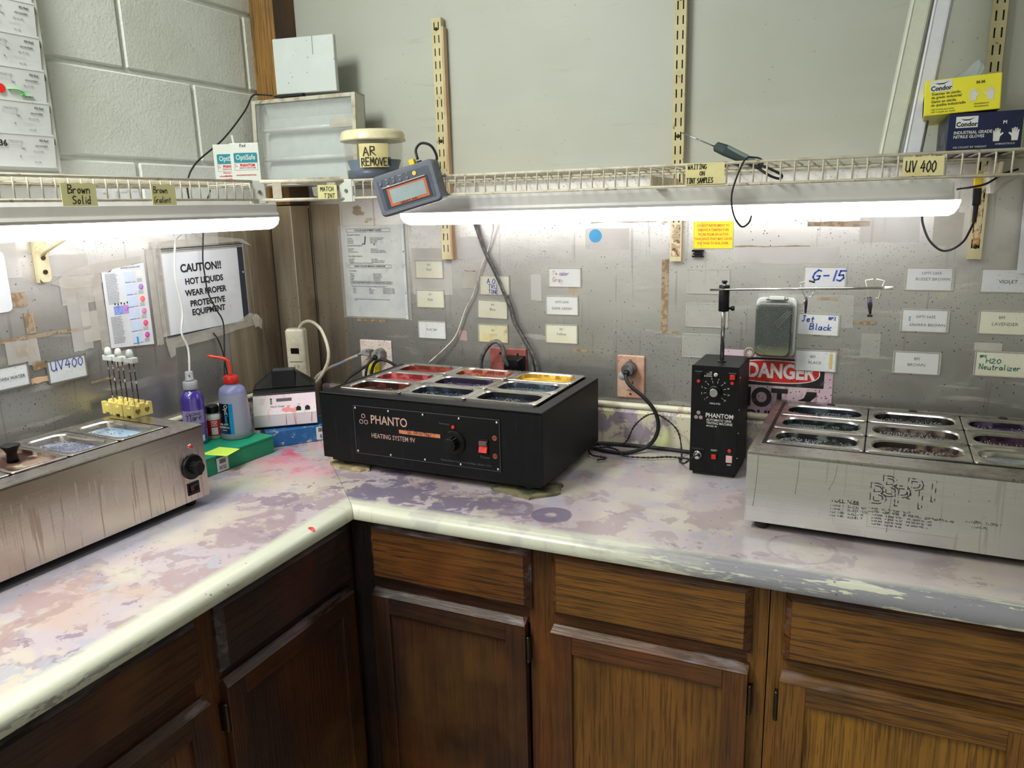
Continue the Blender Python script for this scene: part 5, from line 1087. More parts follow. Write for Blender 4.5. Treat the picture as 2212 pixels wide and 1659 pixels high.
MB().loft([[(x, yy, z) for x, z in ((-.150, -.145), (-.155, -.116), (.10, -.106), (.150, -.088), (.186, -.100), (.180, -.135), (.168, -.125), (.10, -.128), (-.02, -.140), (-.128, -.142), (-.130, -.160), (-.145, -.165))] for yy in (-.0040, -.0030)]).build('tape_strip', m_tape, P)
MB().loft([[(x, yy, z) for x, z in ((.150, -.100), (.168, -.092), (.190, -.112), (.184, -.140), (.172, -.128), (.160, -.132))] for yy in (-.010, -.0090)]).build('loose_tape_end', m_tape, P)
for z in (.03,): MB().cyl((.140, -.0026, z), (.140, -.0034, z), .003, 12).build('grommet', m_chrome, P)

# colour chart
P = thing('colour_chart', 'tilted white colour chart with a column of coloured lens circles', 'chart', (.0060, -.6155, 1.3265), 90)
P.rotation_euler = (0, 0, R(90))
Cc = MB().loft([[(x, yy, z) for x, z in ((-.061, -.090), (.060, -.100), (.060, .1020), (-.028, .0930), (-.036, .086), (-.059, .0880))] for yy in (-.0022, -.0014)]).build('paper_sheet', m_paper, P)
yy = -.0026
text(P, 'BPI TROUBLE SHOOTING CHART', .0052, .020, yy, .0930, m_ink_faint, 'CENTER', .01, sx=.7)
cols5 = [(150, 110, 176), (238, 96, 90), (196, 110, 160), (218, 70, 110), (188, 60, 150)]
m_pale_blue = M('pale_blue_field', (206, 218, 240), .6); m_blue_rule = M('blue_rule', (70, 120, 200), .6); m_pink_rule = M('red_rule', (226, 110, 110), .6)
for k in range(6):
    z = .080 - k * .0295
    MB().box(.000, yy, z - .021, .030, yy + .0003, z + .003).build('pale_panel', m_pale_blue, P)
    MB().box(.000, yy - .0002, z - .0222, .017, yy + .0002, z - .0212).build('blue_rule', m_blue_rule, P); MB().box(.021, yy - .0002, z - .0222, .029, yy + .0002, z - .0212).build('red_rule', m_pink_rule, P)
    if k: MB().loft([[(.0430 + .0068 * math.cos(2 * math.pi * i / 20), q, z - .006 + .0072 * math.sin(2 * math.pi * i / 20)) for i in range(20)] for q in (yy + .0002, yy - .0003)]).build('lens_circle', M('chart_lens_%s' % 'abcde'[k - 1], cols5[k - 1], .35, layers=[dict(t='ball', p=(.041, 0, z - .004), s=1, lo=.009, hi=.001, c=tuple(min(255, v + 50) for v in cols5[k - 1]))]), P)
    else: MB().box(.034, yy, z - .010, .052, yy + .0003, z + .004).build('pale_panel', M('cream_field', (244, 240, 214), .6), P)
    for j in range(3): text(P, 'if the lens is', .0030, .034, yy, z - .0155 - j * .0032, m_ink_faint)
rnd = random.Random(9)
words_ = 'when tinting lenses keep the tank stirred and hot so that dye moves evenly over both sides and the fade stays smooth check level add water rinse well'.split()
for k in range(46):
    z = .082 - k * .0036
    if -.018 < z < .012: continue
    s = ' '.join(rnd.choice(words_) for _ in range(5)); text(P, s[:24], .0035, -.052, yy, z, m_ink_faint, sx=.88)
for i in range(5): MB().box(-.037 + i * .0085, yy, .009 - (i % 2) * .002, -.034 + i * .0085, yy + .0003, .014 - (i % 2) * .002).build('bottle_cap_print', m_ink, P)
MB().box(-.040, yy, -.014, .000, yy + .0003, .006).build('bottles_picture', M('blue_pink_picture', (140, 156, 220), .6, layers=[dict(t='x', lo=-.018, hi=-.008, c=(214, 140, 196)), dict(s=90, lo=.5, hi=.6, c=(110, 130, 210))]), P)
MB().box(.011, yy - .0004, -.092, .016, yy, -.074).build('bottle_picture', m_blue_dot, P)
# tape smears round the chart
tag(MB().loft([[(x_, yq, z) for yq, z in ((-.800, 1.40), (-.745, 1.428), (-.640, 1.440), (-.560, 1.445), (-.555, 1.432), (-.66, 1.415), (-.68, 1.385), (-.76, 1.385))] for x_ in (.0068, .0062)]).build('wrinkled_tape', m_tape), 'wrinkled shiny tape strip above the coloured lens chart', 'tape')

def lcard(label, yc, zc, w, h, lines, roll=0, tilt=3.0):
    P = thing('tank_card', label, 'card', (.0064, yc, zc), 90, 'cards on the left steel wall')
    MB().box(-w / 2, -.0018, -h / 2, w / 2, -.0012, h / 2).build('sleeve', m_clear, P)
    t = .0025; m = MB().box(-w / 2, -.0022, -h / 2, w / 2, -.0002, -h / 2 + t).box(-w / 2, -.0022, h / 2 - t, w / 2, -.0002, h / 2).box(-w / 2, -.0022, -h / 2, -w / 2 + t, -.0002, h / 2).box(w / 2 - t, -.0022, -h / 2, w / 2, -.0002, h / 2)
    m.build('sleeve_edge', M('grimy_sleeve_edge', (120, 118, 112), .4) if w < .11 else m_clear_edge, P)
    MB().box(-w / 2 + .004, -.0010, -h / 2 + .003, w / 2 - .004, -.0002, h / 2 - .005).build('paper_card', m_paper_spk, P)
    for s, sz, x, z, mt, hd in lines:
        if hd: hand(P, s, sz, x, -.0022, z, mt, .0020, 1.05)
        else: text(P, s, sz, x, -.0020, z, mt, 'CENTER')
    return P
lcard('card with blue handwriting UV 400 on the left steel wall', -.793, 1.2105, .095, .053, [('UV400', .020, -.038, .002, m_ink_blue, True)])
lcard('partly cropped white card reading water at the left edge', -.930, 1.2185, .100, .050, [('BROWN WATER', .0095, .004, -.002, m_ink_grey, False)])
tag(MB().loft([[(.0066 + q, y_, z) for y_, z in rrect(-.945, 1.415, .108, .125, .012, 3)] for q in (0, .0008)]).build('plastic_pocket_sheet', m_paper), 'white rounded paper sheet cut off at the left edge below the lamp', 'sheet')

# tape residue, pale rectangles where things were taped (real thin films)
def film(x0, z0, x1, z1, mat, wall='b', seed=0, j=.004):
    rnd = random.Random(seed); n = 5; a = []
    for i in range(n): a.append((x0 + (x1 - x0) * i / n, z0 + rnd.uniform(-j, j) * .4))
    a += [(x1 + rnd.uniform(-j, j) * .3, z0), (x1 + rnd.uniform(-j, j) * .3, z1)]
    for i in range(n): a.append((x1 + (x0 - x1) * (i + 1) / n, z1 + rnd.uniform(-j, j) * .4))
    d = (-.0014 - .0001 * (seed % 5))
    return MB().loft([[((x, yq, z) if wall == 'b' else (.0045 - yq, x, z)) for x, z in a] for yq in (d, d - .0002)])
films_b = [(.955, 1.425, 1.07, 1.478, m_oldpaint), (.97, 1.492, 1.14, 1.498, m_residue), (1.33, 1.392, 1.56, 1.43, m_oldpaint), (1.33, 1.430, 1.50, 1.4325, m_residue), (1.155, 1.215, 1.172, 1.40, m_residue), (1.175, 1.215, 1.200, 1.222, m_residue),
           (1.49, 1.475, 1.62, 1.486, m_residue), (1.60, 1.44, 1.72, 1.495, m_oldpaint), (.43, 1.30, .56, 1.43, m_oldpaint), (.59, 1.32, .64, 1.365, m_clear_edge), (.60, 1.366, .65, 1.368, m_residue), (.66, 1.30, .70, 1.33, m_tape), (1.60, 1.255, 1.65, 1.262, m_residue),
           (1.52, 1.307, 1.566, 1.316, m_residue), (.225, 1.213, .33, 1.221, m_residue), (.58, 1.40, .66, 1.46, m_oldpaint), (1.62, 1.18, 1.66, 1.235, m_clear), (.92, 1.155, .935, 1.163, m_residue), (.94, 1.155, .960, 1.163, m_residue), (.575, 1.17, .60, 1.20, M('pink_tape_scrap', (206, 176, 176), .5, alpha=.6)),
           (1.745, 1.43, 1.80, 1.50, m_clear_edge), (1.42, 1.30, 1.50, 1.306, m_clear), (1.51, 1.225, 1.56, 1.228, m_residue), (.80, 1.29, .83, 1.36, m_oldpaint), (1.39, 1.245, 1.60, 1.32, m_clear)]
for i, (a, b, c, d, mt) in enumerate(films_b):
    o = film(a, b, c, d, mt, 'b', i).build('tape_scrap', mt, wall_back)
films_l = [(-.78, 1.35, -.68, 1.41, m_tape), (-.93, 1.29, -.72, 1.297, m_residue), (-.90, 1.255, -.86, 1.28, m_residue), (-.87, 1.30, -.85, 1.345, m_residue), (-.87, 1.222, -.84, 1.240, m_residue), (-.88, 1.193, -.84, 1.205, M('tan_tape_scrap', (214, 176, 140), .6)), (-.74, 1.26, -.70, 1.33, m_clear_edge),
           (-.77, 1.245, -.72, 1.36, m_oldpaint), (-.70, 1.235, -.676, 1.41, m_tape), (-.545, 1.22, -.525, 1.46, m_tape), (-.74, 1.165, -.67, 1.170, m_residue), (-.90, 1.36, -.86, 1.39, m_residue), (-.80, 1.415, -.70, 1.46, m_oldpaint), (-.92, 1.235, -.85, 1.29, m_oldpaint), (-.67, 1.19, -.62, 1.225, m_tape), (-1.0, 1.42, -.86, 1.50, m_oldpaint)]
for i, (a, b, c, d, mt) in enumerate(films_l): film(a, b, c, d, mt, 'l', i + 50).build('tape_scrap', mt, wall_left)
# torn white paper scraps behind the left shelf lip
for i, (a, b, c, d) in enumerate(((-1.06, 1.568, -.98, 1.598), (-.93, 1.57, -.88, 1.597), (-.70, 1.566, -.62, 1.592), (-.60, 1.57, -.54, 1.596), (-.48, 1.574, -.44, 1.588))):
    film(a, b, c, d, m_paper, 'l', i + 80, .012).build('torn_paper', m_paper, wall_left)

# ---------------------------------------------------------------- notes taped on the shelf lips
def note(label, loc, rz, w, h, mat, lines, clear=None):
    P = thing('lip_note', label, 'note', loc, rz, 'notes taped on the shelf lips')
    MB().box(-w / 2, -.0006, -h / 2, w / 2, 0, h / 2).build('paper', mat, P)
    for s, hh, x, z, wd, sx in lines: hand(P, s, hh, x, -.0012, z, m_ink, wd, sx, slant=.08, seed=len(s))
    if clear: MB().box(-w / 2 - .012, -.0014, -h / 2 - .002, w / 2 + clear, -.0009, h / 2 + .004).build('clear_tape', m_tape, P)
    return P
note('pale yellow note reading Brown Solid on the left shelf lip', (.3095, -.9310, 1.5785), 90, .070, .040, m_note, [('Brown', .0150, -.022, .002, .0017, .95), ('Solid', .0140, -.016, -.0165, .0017, .95)])
note('pale yellow note reading Brown Gradient on the left shelf lip', (.3095, -.7420, 1.5790), 90, .060, .040, m_note, [('Brown', .0130, -.025, .003, .0014, .85), ('Gradient', .0120, -.026, -.0155, .0012, .72)])
note('small yellow note reading Match Tint on the corner shelf', (.4170, -.3490, 1.5840), 48.5, .046, .033, m_note, [('MATCH', .0100, -.017, .002, .0012, .82), ('TINT', .0100, -.009, -.0135, .0012, .90)])
MB_n = MB().loft([[(.3925, -.3755, 1.596), (.402, -.3655, 1.598), (.402, -.365, 1.572), (.394, -.373, 1.576)], [(.3935, -.3765, 1.596), (.403, -.3665, 1.598), (.403, -.366, 1.572), (.395, -.374, 1.576)]]).build('crumpled_tape', m_tape); tag(MB_n, 'crumpled clear tape left of the match tint note', 'tape')
note('yellow note reading Waiting on Tint Samples on the back shelf lip', (1.3110, -.3075, 1.5915), 0, .077, .041, m_note_pale, [('WAITING', .0090, -.034, .0095, .0013, .80), ('ON', .0080, -.010, -.0035, .0013, .9), ('TINT SAMPLES', .0098, -.036, -.0178, .0015, .62)])
note('faded note reading UV 400 on the back shelf lip', (1.6980, -.3075, 1.5890), 0, .066, .033, m_note_pale, [('UV 400', .0190, -.028, -.010, .0019, .62)])

# ---------------------------------------------------------------- outlets, plugs, cover box
def plate(label, x, z, w, h, mat, screws=True):
    P = thing('wall_outlet', label, 'outlet', (x, -.0022, z))
    MB().loft([[(a, yq, b) for a, b in rrect(0, 0, w * k, h * k, .004, 3)] for yq, k in ((0, 1), (-.003, 1), (-.0055, .95))]).build('cover_plate', mat, P)
    return P
P = plate('pinkish-brown stained single outlet with a round plug', 1.0795, 1.0970, .073, .114, m_pink_plate)
for z in (.019, -.019): MB().loft([[(a, yq, b + z) for a, b in rrect(0, 0, .034, .030, .008, 3)] for yq in (-.0055, -.0078)]).build('socket_face', m_pink_plate, P)
MB().cyl((0, -.0055, -.022), (0, -.0085, -.022), .002, 8).build('ground_hole', m_rubber, P)
for z in (-.014,):
    for x in (-.006, .006): MB().box(x - .0012, -.0084, z - .004, x + .0012, -.0078, z + .004).build('socket_slot', m_rubber, P)
for z in (.045, -.045): disc(P, 0, -.0055, z, .0034, .0012, m_chrome, 'plate_screw')
P = plate('red-stained double outlet plate behind the black heater', .7285, 1.0975, .112, .116, m_red_plate)
for x in (-.023, .030): disc(P, x, -.0055, .043, .0034, .0012, m_rubber, 'plate_screw')
P = plate('white spattered double outlet plate left of the black heater', .2895, 1.1000, .112, .116, m_white_plate)
for x in (-.023, .023):
    MB().loft([[(x + a, yq, b - .019) for a, b in rrect(0, 0, .034, .030, .008, 3)] for yq in (-.0055, -.0078)]).build('socket_face', m_white_plate, P)
    disc(P, x, -.0055, -.045, .0034, .0012, m_chrome, 'plate_screw')
def roundplug(label, x, z, r, mat, ln=.034, seam=True):
    P = thing('power_plug', label, 'plug', (x, -.0105, z))
    MB().tube([(0, 0, 0), (0, -ln * .75, 0), (0, -ln, 0)], [r, r * .92, r * .8], 22).build('plug_body', mat, P)
    MB().tube([(0, -ln, -r * .2), (0, -ln - .010, -r * .45)], [r * .45, r * .30], 12).build('strain_relief', m_rubber, P)
    return P
roundplug('dusty round black plug in the pinkish-brown outlet', 1.0790, 1.1210, .0185, m_graycord, .034)
tag(MB().lathe([(.0001, 0), (.0125, .0), (.0125, .003), (.0001, .0035)], n=18).build('foil_scrap', M('pale_plug_face', (150, 158, 160), .4), loc=(1.0690, -.038, 1.1070), rot=(R(80), 0, 0)), 'pale blue-grey plug face below the round black plug', 'plug face')
roundplug('grey spattered round plug in the white left outlet', .3110, 1.1180, .0185, m_graypaint, .030)
P = thing('power_plug', 'flat grey plug with a stained white cord in the left outlet', 'plug', (.2740, -.0110, 1.1230))
MB().box(-.014, -.028, -.009, .014, 0, .009).build('plug_body', m_graypaint, P, bev=.003); MB().tube([(-.010, -.022, -.001), (-.026, -.030, -.006)], [.006, .0040], 10).build('strain_relief', m_graypaint, P)
P = thing('power_plug', 'large square black plug in the red-stained outlet', 'plug', (.7530, -.0080, 1.1110))
MB().loft([[(a, yq, b) for a, b in rrect(0, -.004, w_, h_, .004, 3)] for yq, w_, h_ in ((0, .058, .060), (-.020, .058, .060), (-.034, .040, .044))]).build('plug_body', m_black_gloss, P)
sp = slab('foam_scrap', 'yellow foam scrap stuck below the left outlet plug', 'foam', [(.275, -.030), (.305, -.030), (.305, -.012), (.275, -.012)], 1.060, 1.088, M('yellow_foam', (226, 212, 30), .9, layers=[dict(s=70, lo=.5, hi=.6, c=(196, 180, 20))]), 8, .003)
# weatherproof cover box
P = thing('cover_box', 'smoked weatherproof cover box over a wall switch, above the danger sign', 'cover box', (1.4330, -.0022, 1.2430))
MB().loft([[(a, yq, b) for a, b in rrect(0, 0, w_, h_, .012, 4)] for yq, w_, h_ in ((0, .090, .140), (-.016, .090, .140), (-.018, .087, .136))]).build('box_base', m_white_plastic, P)
MB().loft([[(a, yq, b) for a, b in rrect(-.001, -.002, w_, h_, .013, 5)] for yq, w_, h_ in ((-.0182, .084, .128), (-.044, .084, .127), (-.056, .080, .122), (-.062, .073, .114))]).build('smoked_cover', m_smoke, P)
MB().box(-.016, -.026, .0660, .018, -.006, .0740).build('hinge', m_white_plastic, P, bev=.0015)
for x in (-.019, .021): MB().cyl((x - .004, -.018, .0680), (x + .004, -.018, .0680), .0034, 10).build('hinge_pin', m_chrome, P)
for a, b, c, d in ((.000, .014, .030, .046), (.006, .012, .036, .046), (.008, .006, .038, .042), (-.034, -.040, -.016, -.058), (-.028, -.036, -.036, -.046), (-.022, -.054, -.004, -.038)): MB().tube([(a, -.0622, b), (c, -.0622, d)], .0004, 4).build('scratch', m_ink_faint, P)
MB().lathe([(.013, 0), (.013, .006), (.0065, .006), (.0065, 0)], n=18, cap0=False, cap1=False).build('lock_loop', M('grimy_tan_plastic', (152, 138, 122), .5), P, loc=(-.052, -.052, -.056), rot=(R(90), 0, 0))
MB().box(.000, -.0180, -.010, .008, -.0170, .008).build('switch_lever', m_cream_plastic, P)
# right edge hanging sheet
tag(MB().loft([[(1.905, -.018, 1.375), (2.02, -.018, 1.375), (2.02, -.018, 1.61), (1.900, -.018, 1.61)], [(1.905, -.0186, 1.375), (2.02, -.0186, 1.375), (2.02, -.0186, 1.61), (1.900, -.0186, 1.61)]]).build('hanging_sheet', m_paper), 'pale sheet hanging at the right edge above the Violet card', 'sheet')

# ---------------------------------------------------------------- cords
def cord(label, pts, r, mat, k=6, name='cord', n=8, ends=None):
    o = MB().tube(smoothpath(pts, k), r, n).build(name, mat); tag(o, label, 'cord'); return o
cord('thick dusty black cord looping out of the square plug behind the heater', [(.660, -.040, 1.085), (.662, -.045, 1.115), (.675, -.050, 1.148), (.700, -.052, 1.176), (.722, -.052, 1.180), (.737, -.050, 1.155), (.737, -.048, 1.130), (.742, -.036, 1.112)], .0062, m_graycord)
cord('left strand of the long black cord pair running down the back wall', [(.640, -.020, 1.515), (.642, -.012, 1.494), (.668, -.010, 1.419), (.700, -.010, 1.357), (.737, -.010, 1.272), (.750, -.010, 1.228), (.776, -.010, 1.184), (.800, -.010, 1.133), (.809, -.012, 1.06)], .0034, m_graycord)
cord('right strand of the long black cord pair running down the back wall', [(.646, -.020, 1.515), (.648, -.016, 1.494), (.674, -.016, 1.421), (.706, -.016, 1.359), (.744, -.016, 1.274), (.757, -.016, 1.228), (.785, -.016, 1.182), (.812, -.016, 1.133), (.828, -.016, 1.06)], .0030, m_graycord)
cord('thin stained white cord crossing the back wall from the lamp', [(.702, -.03, 1.510), (.698, -.014, 1.481), (.676, -.010, 1.419), (.656, -.010, 1.376), (.628, -.012, 1.299), (.604, -.012, 1.260), (.571, -.014, 1.186), (.532, -.02, 1.144), (.484, -.024, 1.104)], .0021, m_whitecord)
cord('white cord hanging from the left lamp in front of the caution sign', [(.10, -.475, 1.510), (.04, -.472, 1.485), (.026, -.472, 1.456), (.024, -.480, 1.385), (.024, -.470, 1.30), (.024, -.481, 1.243), (.026, -.468, 1.197), (.028, -.477, 1.12), (.030, -.487, 1.035)], .0028, m_white_plastic)
cord('thin black cord hanging across the caution sign', [(.06, -.366, 1.60), (.03, -.368, 1.54), (.022, -.371, 1.48), (.020, -.379, 1.42), (.020, -.377, 1.374), (.022, -.376, 1.336), (.022, -.355, 1.290), (.022, -.334, 1.249), (.022, -.340, 1.179), (.024, -.352, 1.101), (.026, -.35, 1.04)], .0019, m_rubber)
cord('second thin black cord dangling below the caution sign', [(.012, -.364, 1.225), (.016, -.354, 1.205), (.016, -.342, 1.169), (.016, -.333, 1.099), (.018, -.330, 1.04)], .0018, m_rubber)
P = cord('thin black cord trailing from the adapter on the light box down the block wall', [(.104, -.148, 1.852), (.075, -.160, 1.855), (.060, -.178, 1.850), (.060, -.212, 1.808), (.060, -.302, 1.730), (.060, -.402, 1.667), (.060, -.438, 1.620), (.06, -.44, 1.57)], .0022, m_rubber)
cord('cream power strip cord arching up and over to the right', [(.103, -.124, 1.198), (.112, -.124, 1.212), (.130, -.128, 1.224), (.158, -.130, 1.227), (.192, -.134, 1.207), (.214, -.138, 1.163), (.216, -.140, 1.122), (.197, -.138, 1.087), (.169, -.136, 1.054), (.145, -.130, 1.035)], .0048, m_cream_plastic)
cord('stained white cord running from the flat grey plug down to the corner', [(.250, -.042, 1.116), (.225, -.050, 1.106), (.190, -.056, 1.090), (.155, -.060, 1.076), (.120, -.070, 1.055), (.105, -.080, 1.036)], .0044, m_whitecord)
cord('black cord dropping from the round grey left plug behind the heater', [(.309, -.050, 1.110), (.300, -.066, 1.095), (.292, -.070, 1.060), (.290, -.072, 1.030)], .0042, m_rubber)
cord('black cord curving over the left rear corner of the black heater', [(.300, -.055, 1.050), (.315, -.060, 1.092), (.345, -.066, 1.112), (.375, -.060, 1.105), (.400, -.050, 1.085)], .0045, m_rubber)
cord('black cord running down left of the black heater', [(.285, -.050, 1.088), (.265, -.060, 1.075), (.240, -.090, 1.052), (.225, -.120, 1.02), (.215, -.130, .985), (.222, -.125, .930)], .0045, m_rubber)
cord('thick black cord looping from the right outlet down onto the worktop', [(1.0790, -.054, 1.1125), (1.086, -.064, 1.098), (1.100, -.068, 1.084), (1.131, -.068, 1.060), (1.158, -.066, 1.028), (1.168, -.064, .991), (1.160, -.064, .955), (1.135, -.068, .928), (1.092, -.100, .9195), (1.030, -.098, .9195), (.992, -.070, .9195), (1.005, -.045, .9195), (1.060, -.036, .9195), (1.168, -.034, .9195), (1.243, -.040, .9195), (1.262, -.050, .922)], .0050, m_rubber)
def twisted(label, pts, r, R0, turns, ka=7):
    path = smoothpath(pts, ka); n = len(path); P = thing('twisted_cord', label, 'cord', (0, 0, 0))
    for ph in (0, math.pi):
        q = []
        for i, p in enumerate(path):
            t = (path[min(i + 1, n - 1)] - path[max(i - 1, 0)]).normalized(); a = t.cross(Vector((0, 0, 1)));
            if a.length < .05: a = t.cross(Vector((0, 1, 0)))
            a.normalize(); b = t.cross(a); an = ph + turns * 2 * math.pi * i / n
            q.append(p + (a * math.cos(an) + b * math.sin(an)) * R0)
        MB().tube(q, r, 6).build('strand', m_rubber, P)
twisted('twisted black lead looping from the timer box across the worktop', [(1.298, -.202, .964), (1.296, -.214, .972), (1.282, -.212, .962), (1.258, -.180, .936), (1.235, -.120, .922), (1.230, -.07, .922), (1.216, -.060, .979), (1.172, -.058, 1.013), (1.140, -.058, 1.013), (1.105, -.060, .981), (1.082, -.062, .935), (1.04, -.062, .9215), (.985, -.045, .9215)], .0014, .0018, 34)
twisted('second twisted black lead lying in a loop on the worktop', [(1.256, -.100, .9215), (1.207, -.100, .9215), (1.158, -.124, .9215), (1.099, -.130, .9215), (1.070, -.090, .9215), (1.035, -.075, .9215), (1.000, -.105, .9215), (1.020, -.150, .9215), (1.061, -.160, .9215), (1.045, -.184, .9215)], .0014, .0018, 22)

# thermocouple lead and plug at the right end of the lamp
P = thing('probe_plug', 'yellow and black probe plug hanging at the right end of the long lamp', 'plug', (1.7965, -.2150, 1.4900), 0)
MB().box(-.0065, -.0065, .058, .0065, .0065, .088).build('yellow_connector', M('yellow_connector', (250, 206, 30), .4), P, bev=.0015)
MB().loft([[(a, b, z) for a, b in rrect(0, 0, w_, w_ * .8, .003, 2)] for w_, z in ((.014, .058), (.015, .030), (.010, .026), (.008, -.004))]).build('black_connector', m_rubber, P)
cord('thin black lead hanging in a loop below the right end of the lamp', [(1.7965, -.215, 1.488), (1.794, -.19, 1.470), (1.788, -.16, 1.448), (1.772, -.14, 1.432), (1.752, -.14, 1.430), (1.730, -.14, 1.450), (1.716, -.14, 1.482), (1.712, -.15, 1.506)], .0022, m_rubber)
cord('twisted lead from the lamp end up to the shelf at the right', [(1.764, -.205, 1.547), (1.785, -.22, 1.550), (1.81, -.22, 1.556), (1.835, -.21, 1.572), (1.86, -.20, 1.580)], .0020, m_rubber)
tag(MB().loft([[(a, b, z) for a, b in rrect(x_, -.16, w_, .05, .012, 2)] for x_, w_, z in ((1.826, .012, 1.538), (1.834, .034, 1.556), (1.850, .075, 1.578), (1.865, .095, 1.598))]).build('plastic_bag', m_clear_edge), 'crumpled clear bag hanging through the shelf below the glove boxes', 'bag')
# ---------------------------------------------------------------- things on the shelves
Z0 = ZS + .0024
def lensbox(label, loc, rz, w, d, h):
    P = thing('lens_box', label, 'box', loc, rz, 'small white boxes on the left shelf')
    MB().box(-w / 2, -d / 2, 0, w / 2, d / 2, h).build('carton', m_white_plastic, P, bev=.0012)
    y = -d / 2 - .0003
    MB().loft([[(a, q, b) for a, b in rrect(.002, h * .64, w * .80, h * .24, .003, 2)] for q in (y, y - .0003)]).build('teal_label', m_teal, P)
    text(P, 'OptiSafe', .0170, .002, y - .0005, h * .645, m_white_ink, 'CENTER', .01, sx=.82)
    hexlogo(P, -w * .33, y, h * .455, .0034, m_ink_red, m_paper)
    text(P, 'PHANTOM', .0090, .005, y - .0003, h * .455, m_ink_red, 'CENTER', .04, sx=.85); text(P, 'RESEARCH LABORATORIES', .0042, .005, y - .0003, h * .39, m_ink_red, 'CENTER', sx=.8)
    for i, s in enumerate(('www.phantomresearch.com',)): text(P, s, .0052, .0, y - .0003, h * .22, m_ink_red, 'CENTER', .02, sx=.85)
    m = MB(); t = .0004
    x0, x1, z0, z1 = -w * .38, w * .42, h * .34, h * .76
    m.box(x0, y - .0003, z0, x1, y, z0 + t).box(x0, y - .0003, z0, x0 + t, y, z1).box(x1 - t, y - .0003, z0, x1, y, z1); m.build('label_outline', m_teal, P)
    return P
A_ = lensbox('white and teal lens box nearer the light box, marked red', (.185, -.3560, Z0), 24, .072, .040, .098)
hand(A_, 'Red', .0075, -.010, -.0206, .0885, m_ink, .0009)
B_ = lensbox('white and teal lens box half hidden behind its twin, with a thin tube behind', (.112, -.3375, Z0), 24, .072, .040, .100)
for i, s in enumerate(('Phantom Research', 'San Diego, CA', '+ optisafe dye')): text(B_, s, .0055, .006, -.0203, .030 - i * .0075, m_ink_red, 'CENTER', .02)
tag(MB().cyl((.100, -.295, Z0), (.085, -.295, Z0 + .128), .0032, 10).build('white_tube', m_white_plastic), 'thin white tube standing behind the two small boxes', 'tube')

# acrylic-fronted light box
P = thing('light_box', 'white light box with a clear front and two unlit tubes in the corner', 'light box', (.1930, -.1250, Z0), 6, rot=(R(-3), 0, R(3)))
w, d, h = .168, .048, .232
m = MB(); f = .012
m.box(-w, -d / 2, 0, -w + f, -d / 2 + .004, h).box(w - f, -d / 2, 0, w, -d / 2 + .004, h).box(-w + f, -d / 2, 0, w - f, -d / 2 + .004, .018).box(-w + f, -d / 2, h - .010, w - f, -d / 2 + .004, h)
m.build('front_frame', M('painted_box_frame', (196, 192, 176), .5, layers=[dict(s=30, lo=.5, hi=.65, c=(160, 150, 132))]), P, bev=.001)
m = MB().box(-w, -d / 2 + .004, 0, -w + .003, d / 2, h).box(w - .003, -d / 2 + .004, 0, w, d / 2, h).box(-w, -d / 2 + .004, 0, w, d / 2, .003).box(-w, -d / 2 + .004, h - .003, w, d / 2, h).box(-w, d / 2 - .003, 0, w, d / 2, h)
m.build('box_shell', M('box_shell_paint', (206, 206, 198), .5, layers=[dict(s=20, lo=.5, hi=.7, c=(184, 180, 168))]), P)
MB().prism([(d / 2 - .004, .004), (d / 2 - .004, h - .004), (-.006, h - .006), (.012, h * .80), (.015, h * .55), (.010, h * .25), (-.008, .006)], 'x', -w + .030, w - .004).build('reflector', M('white_reflector', (200, 205, 205), .35), P)
for z in (h * .66, h * .32):
    MB().cyl((-w + .026, -.006, z), (w - .012, -.006, z), .0065, 16).build('fluorescent_tube', M('unlit_tube', (214, 217, 218), .15), P)
    for x in (-w + .022, w - .012): MB().cyl((x, -.006, z), (x + .008, -.006, z), .0072, 14).build('tube_cap', m_graypaint, P)
MB().box(-w + .006, -d / 2 + .0045, .010, w - .006, -d / 2 + .0060, h - .006).build('acrylic_pane', M('clear_acrylic', (238, 242, 240), .08, alpha=.14, coat=.4), P)
MB().box(w - .085, -d / 2 + .0036, h * .63, w - .010, -d / 2 + .0042, h * .73).build('tape_patch', m_clear_edge, P)
for x in (-.105, -.045, -.020, .040): MB().cyl((x, -d / 2, .009), (x, -d / 2 - .0012, .009), .0036, 12).build('frame_screw', m_graypaint, P)
P = thing('power_adapter', 'black adapter lying on top of the light box beneath the white block', 'adapter', (.150, -.132, Z0 + .2345), 8)
MB().box(-.030, -.010, 0, .045, .010, .008).build('adapter_body', m_rubber, P, bev=.002)
MB().tube([(-.030, 0, .004), (-.045, -.002, .004)], [.004, .0028], 8).build('strain_relief', m_rubber, P)
P = thing('white_block', 'square white foam block standing on the light box', 'block', (.202, -.118, Z0 + .2430), 9)
MB().box(-.0910, -.008, .0, .0910, .008, .142).build('block_body', M('white_block_face', (204, 211, 210), .45, layers=[dict(t='voro', s=45, lo=.10, hi=.06, c=(120, 120, 116), a=.8), dict(s=8, lo=.5, hi=.7, c=(214, 224, 224))]), P, bev=.002)
MB().box(.0275, -.0083, .0950, .0295, -.0075, .1415).build('groove', m_ink_faint, P)

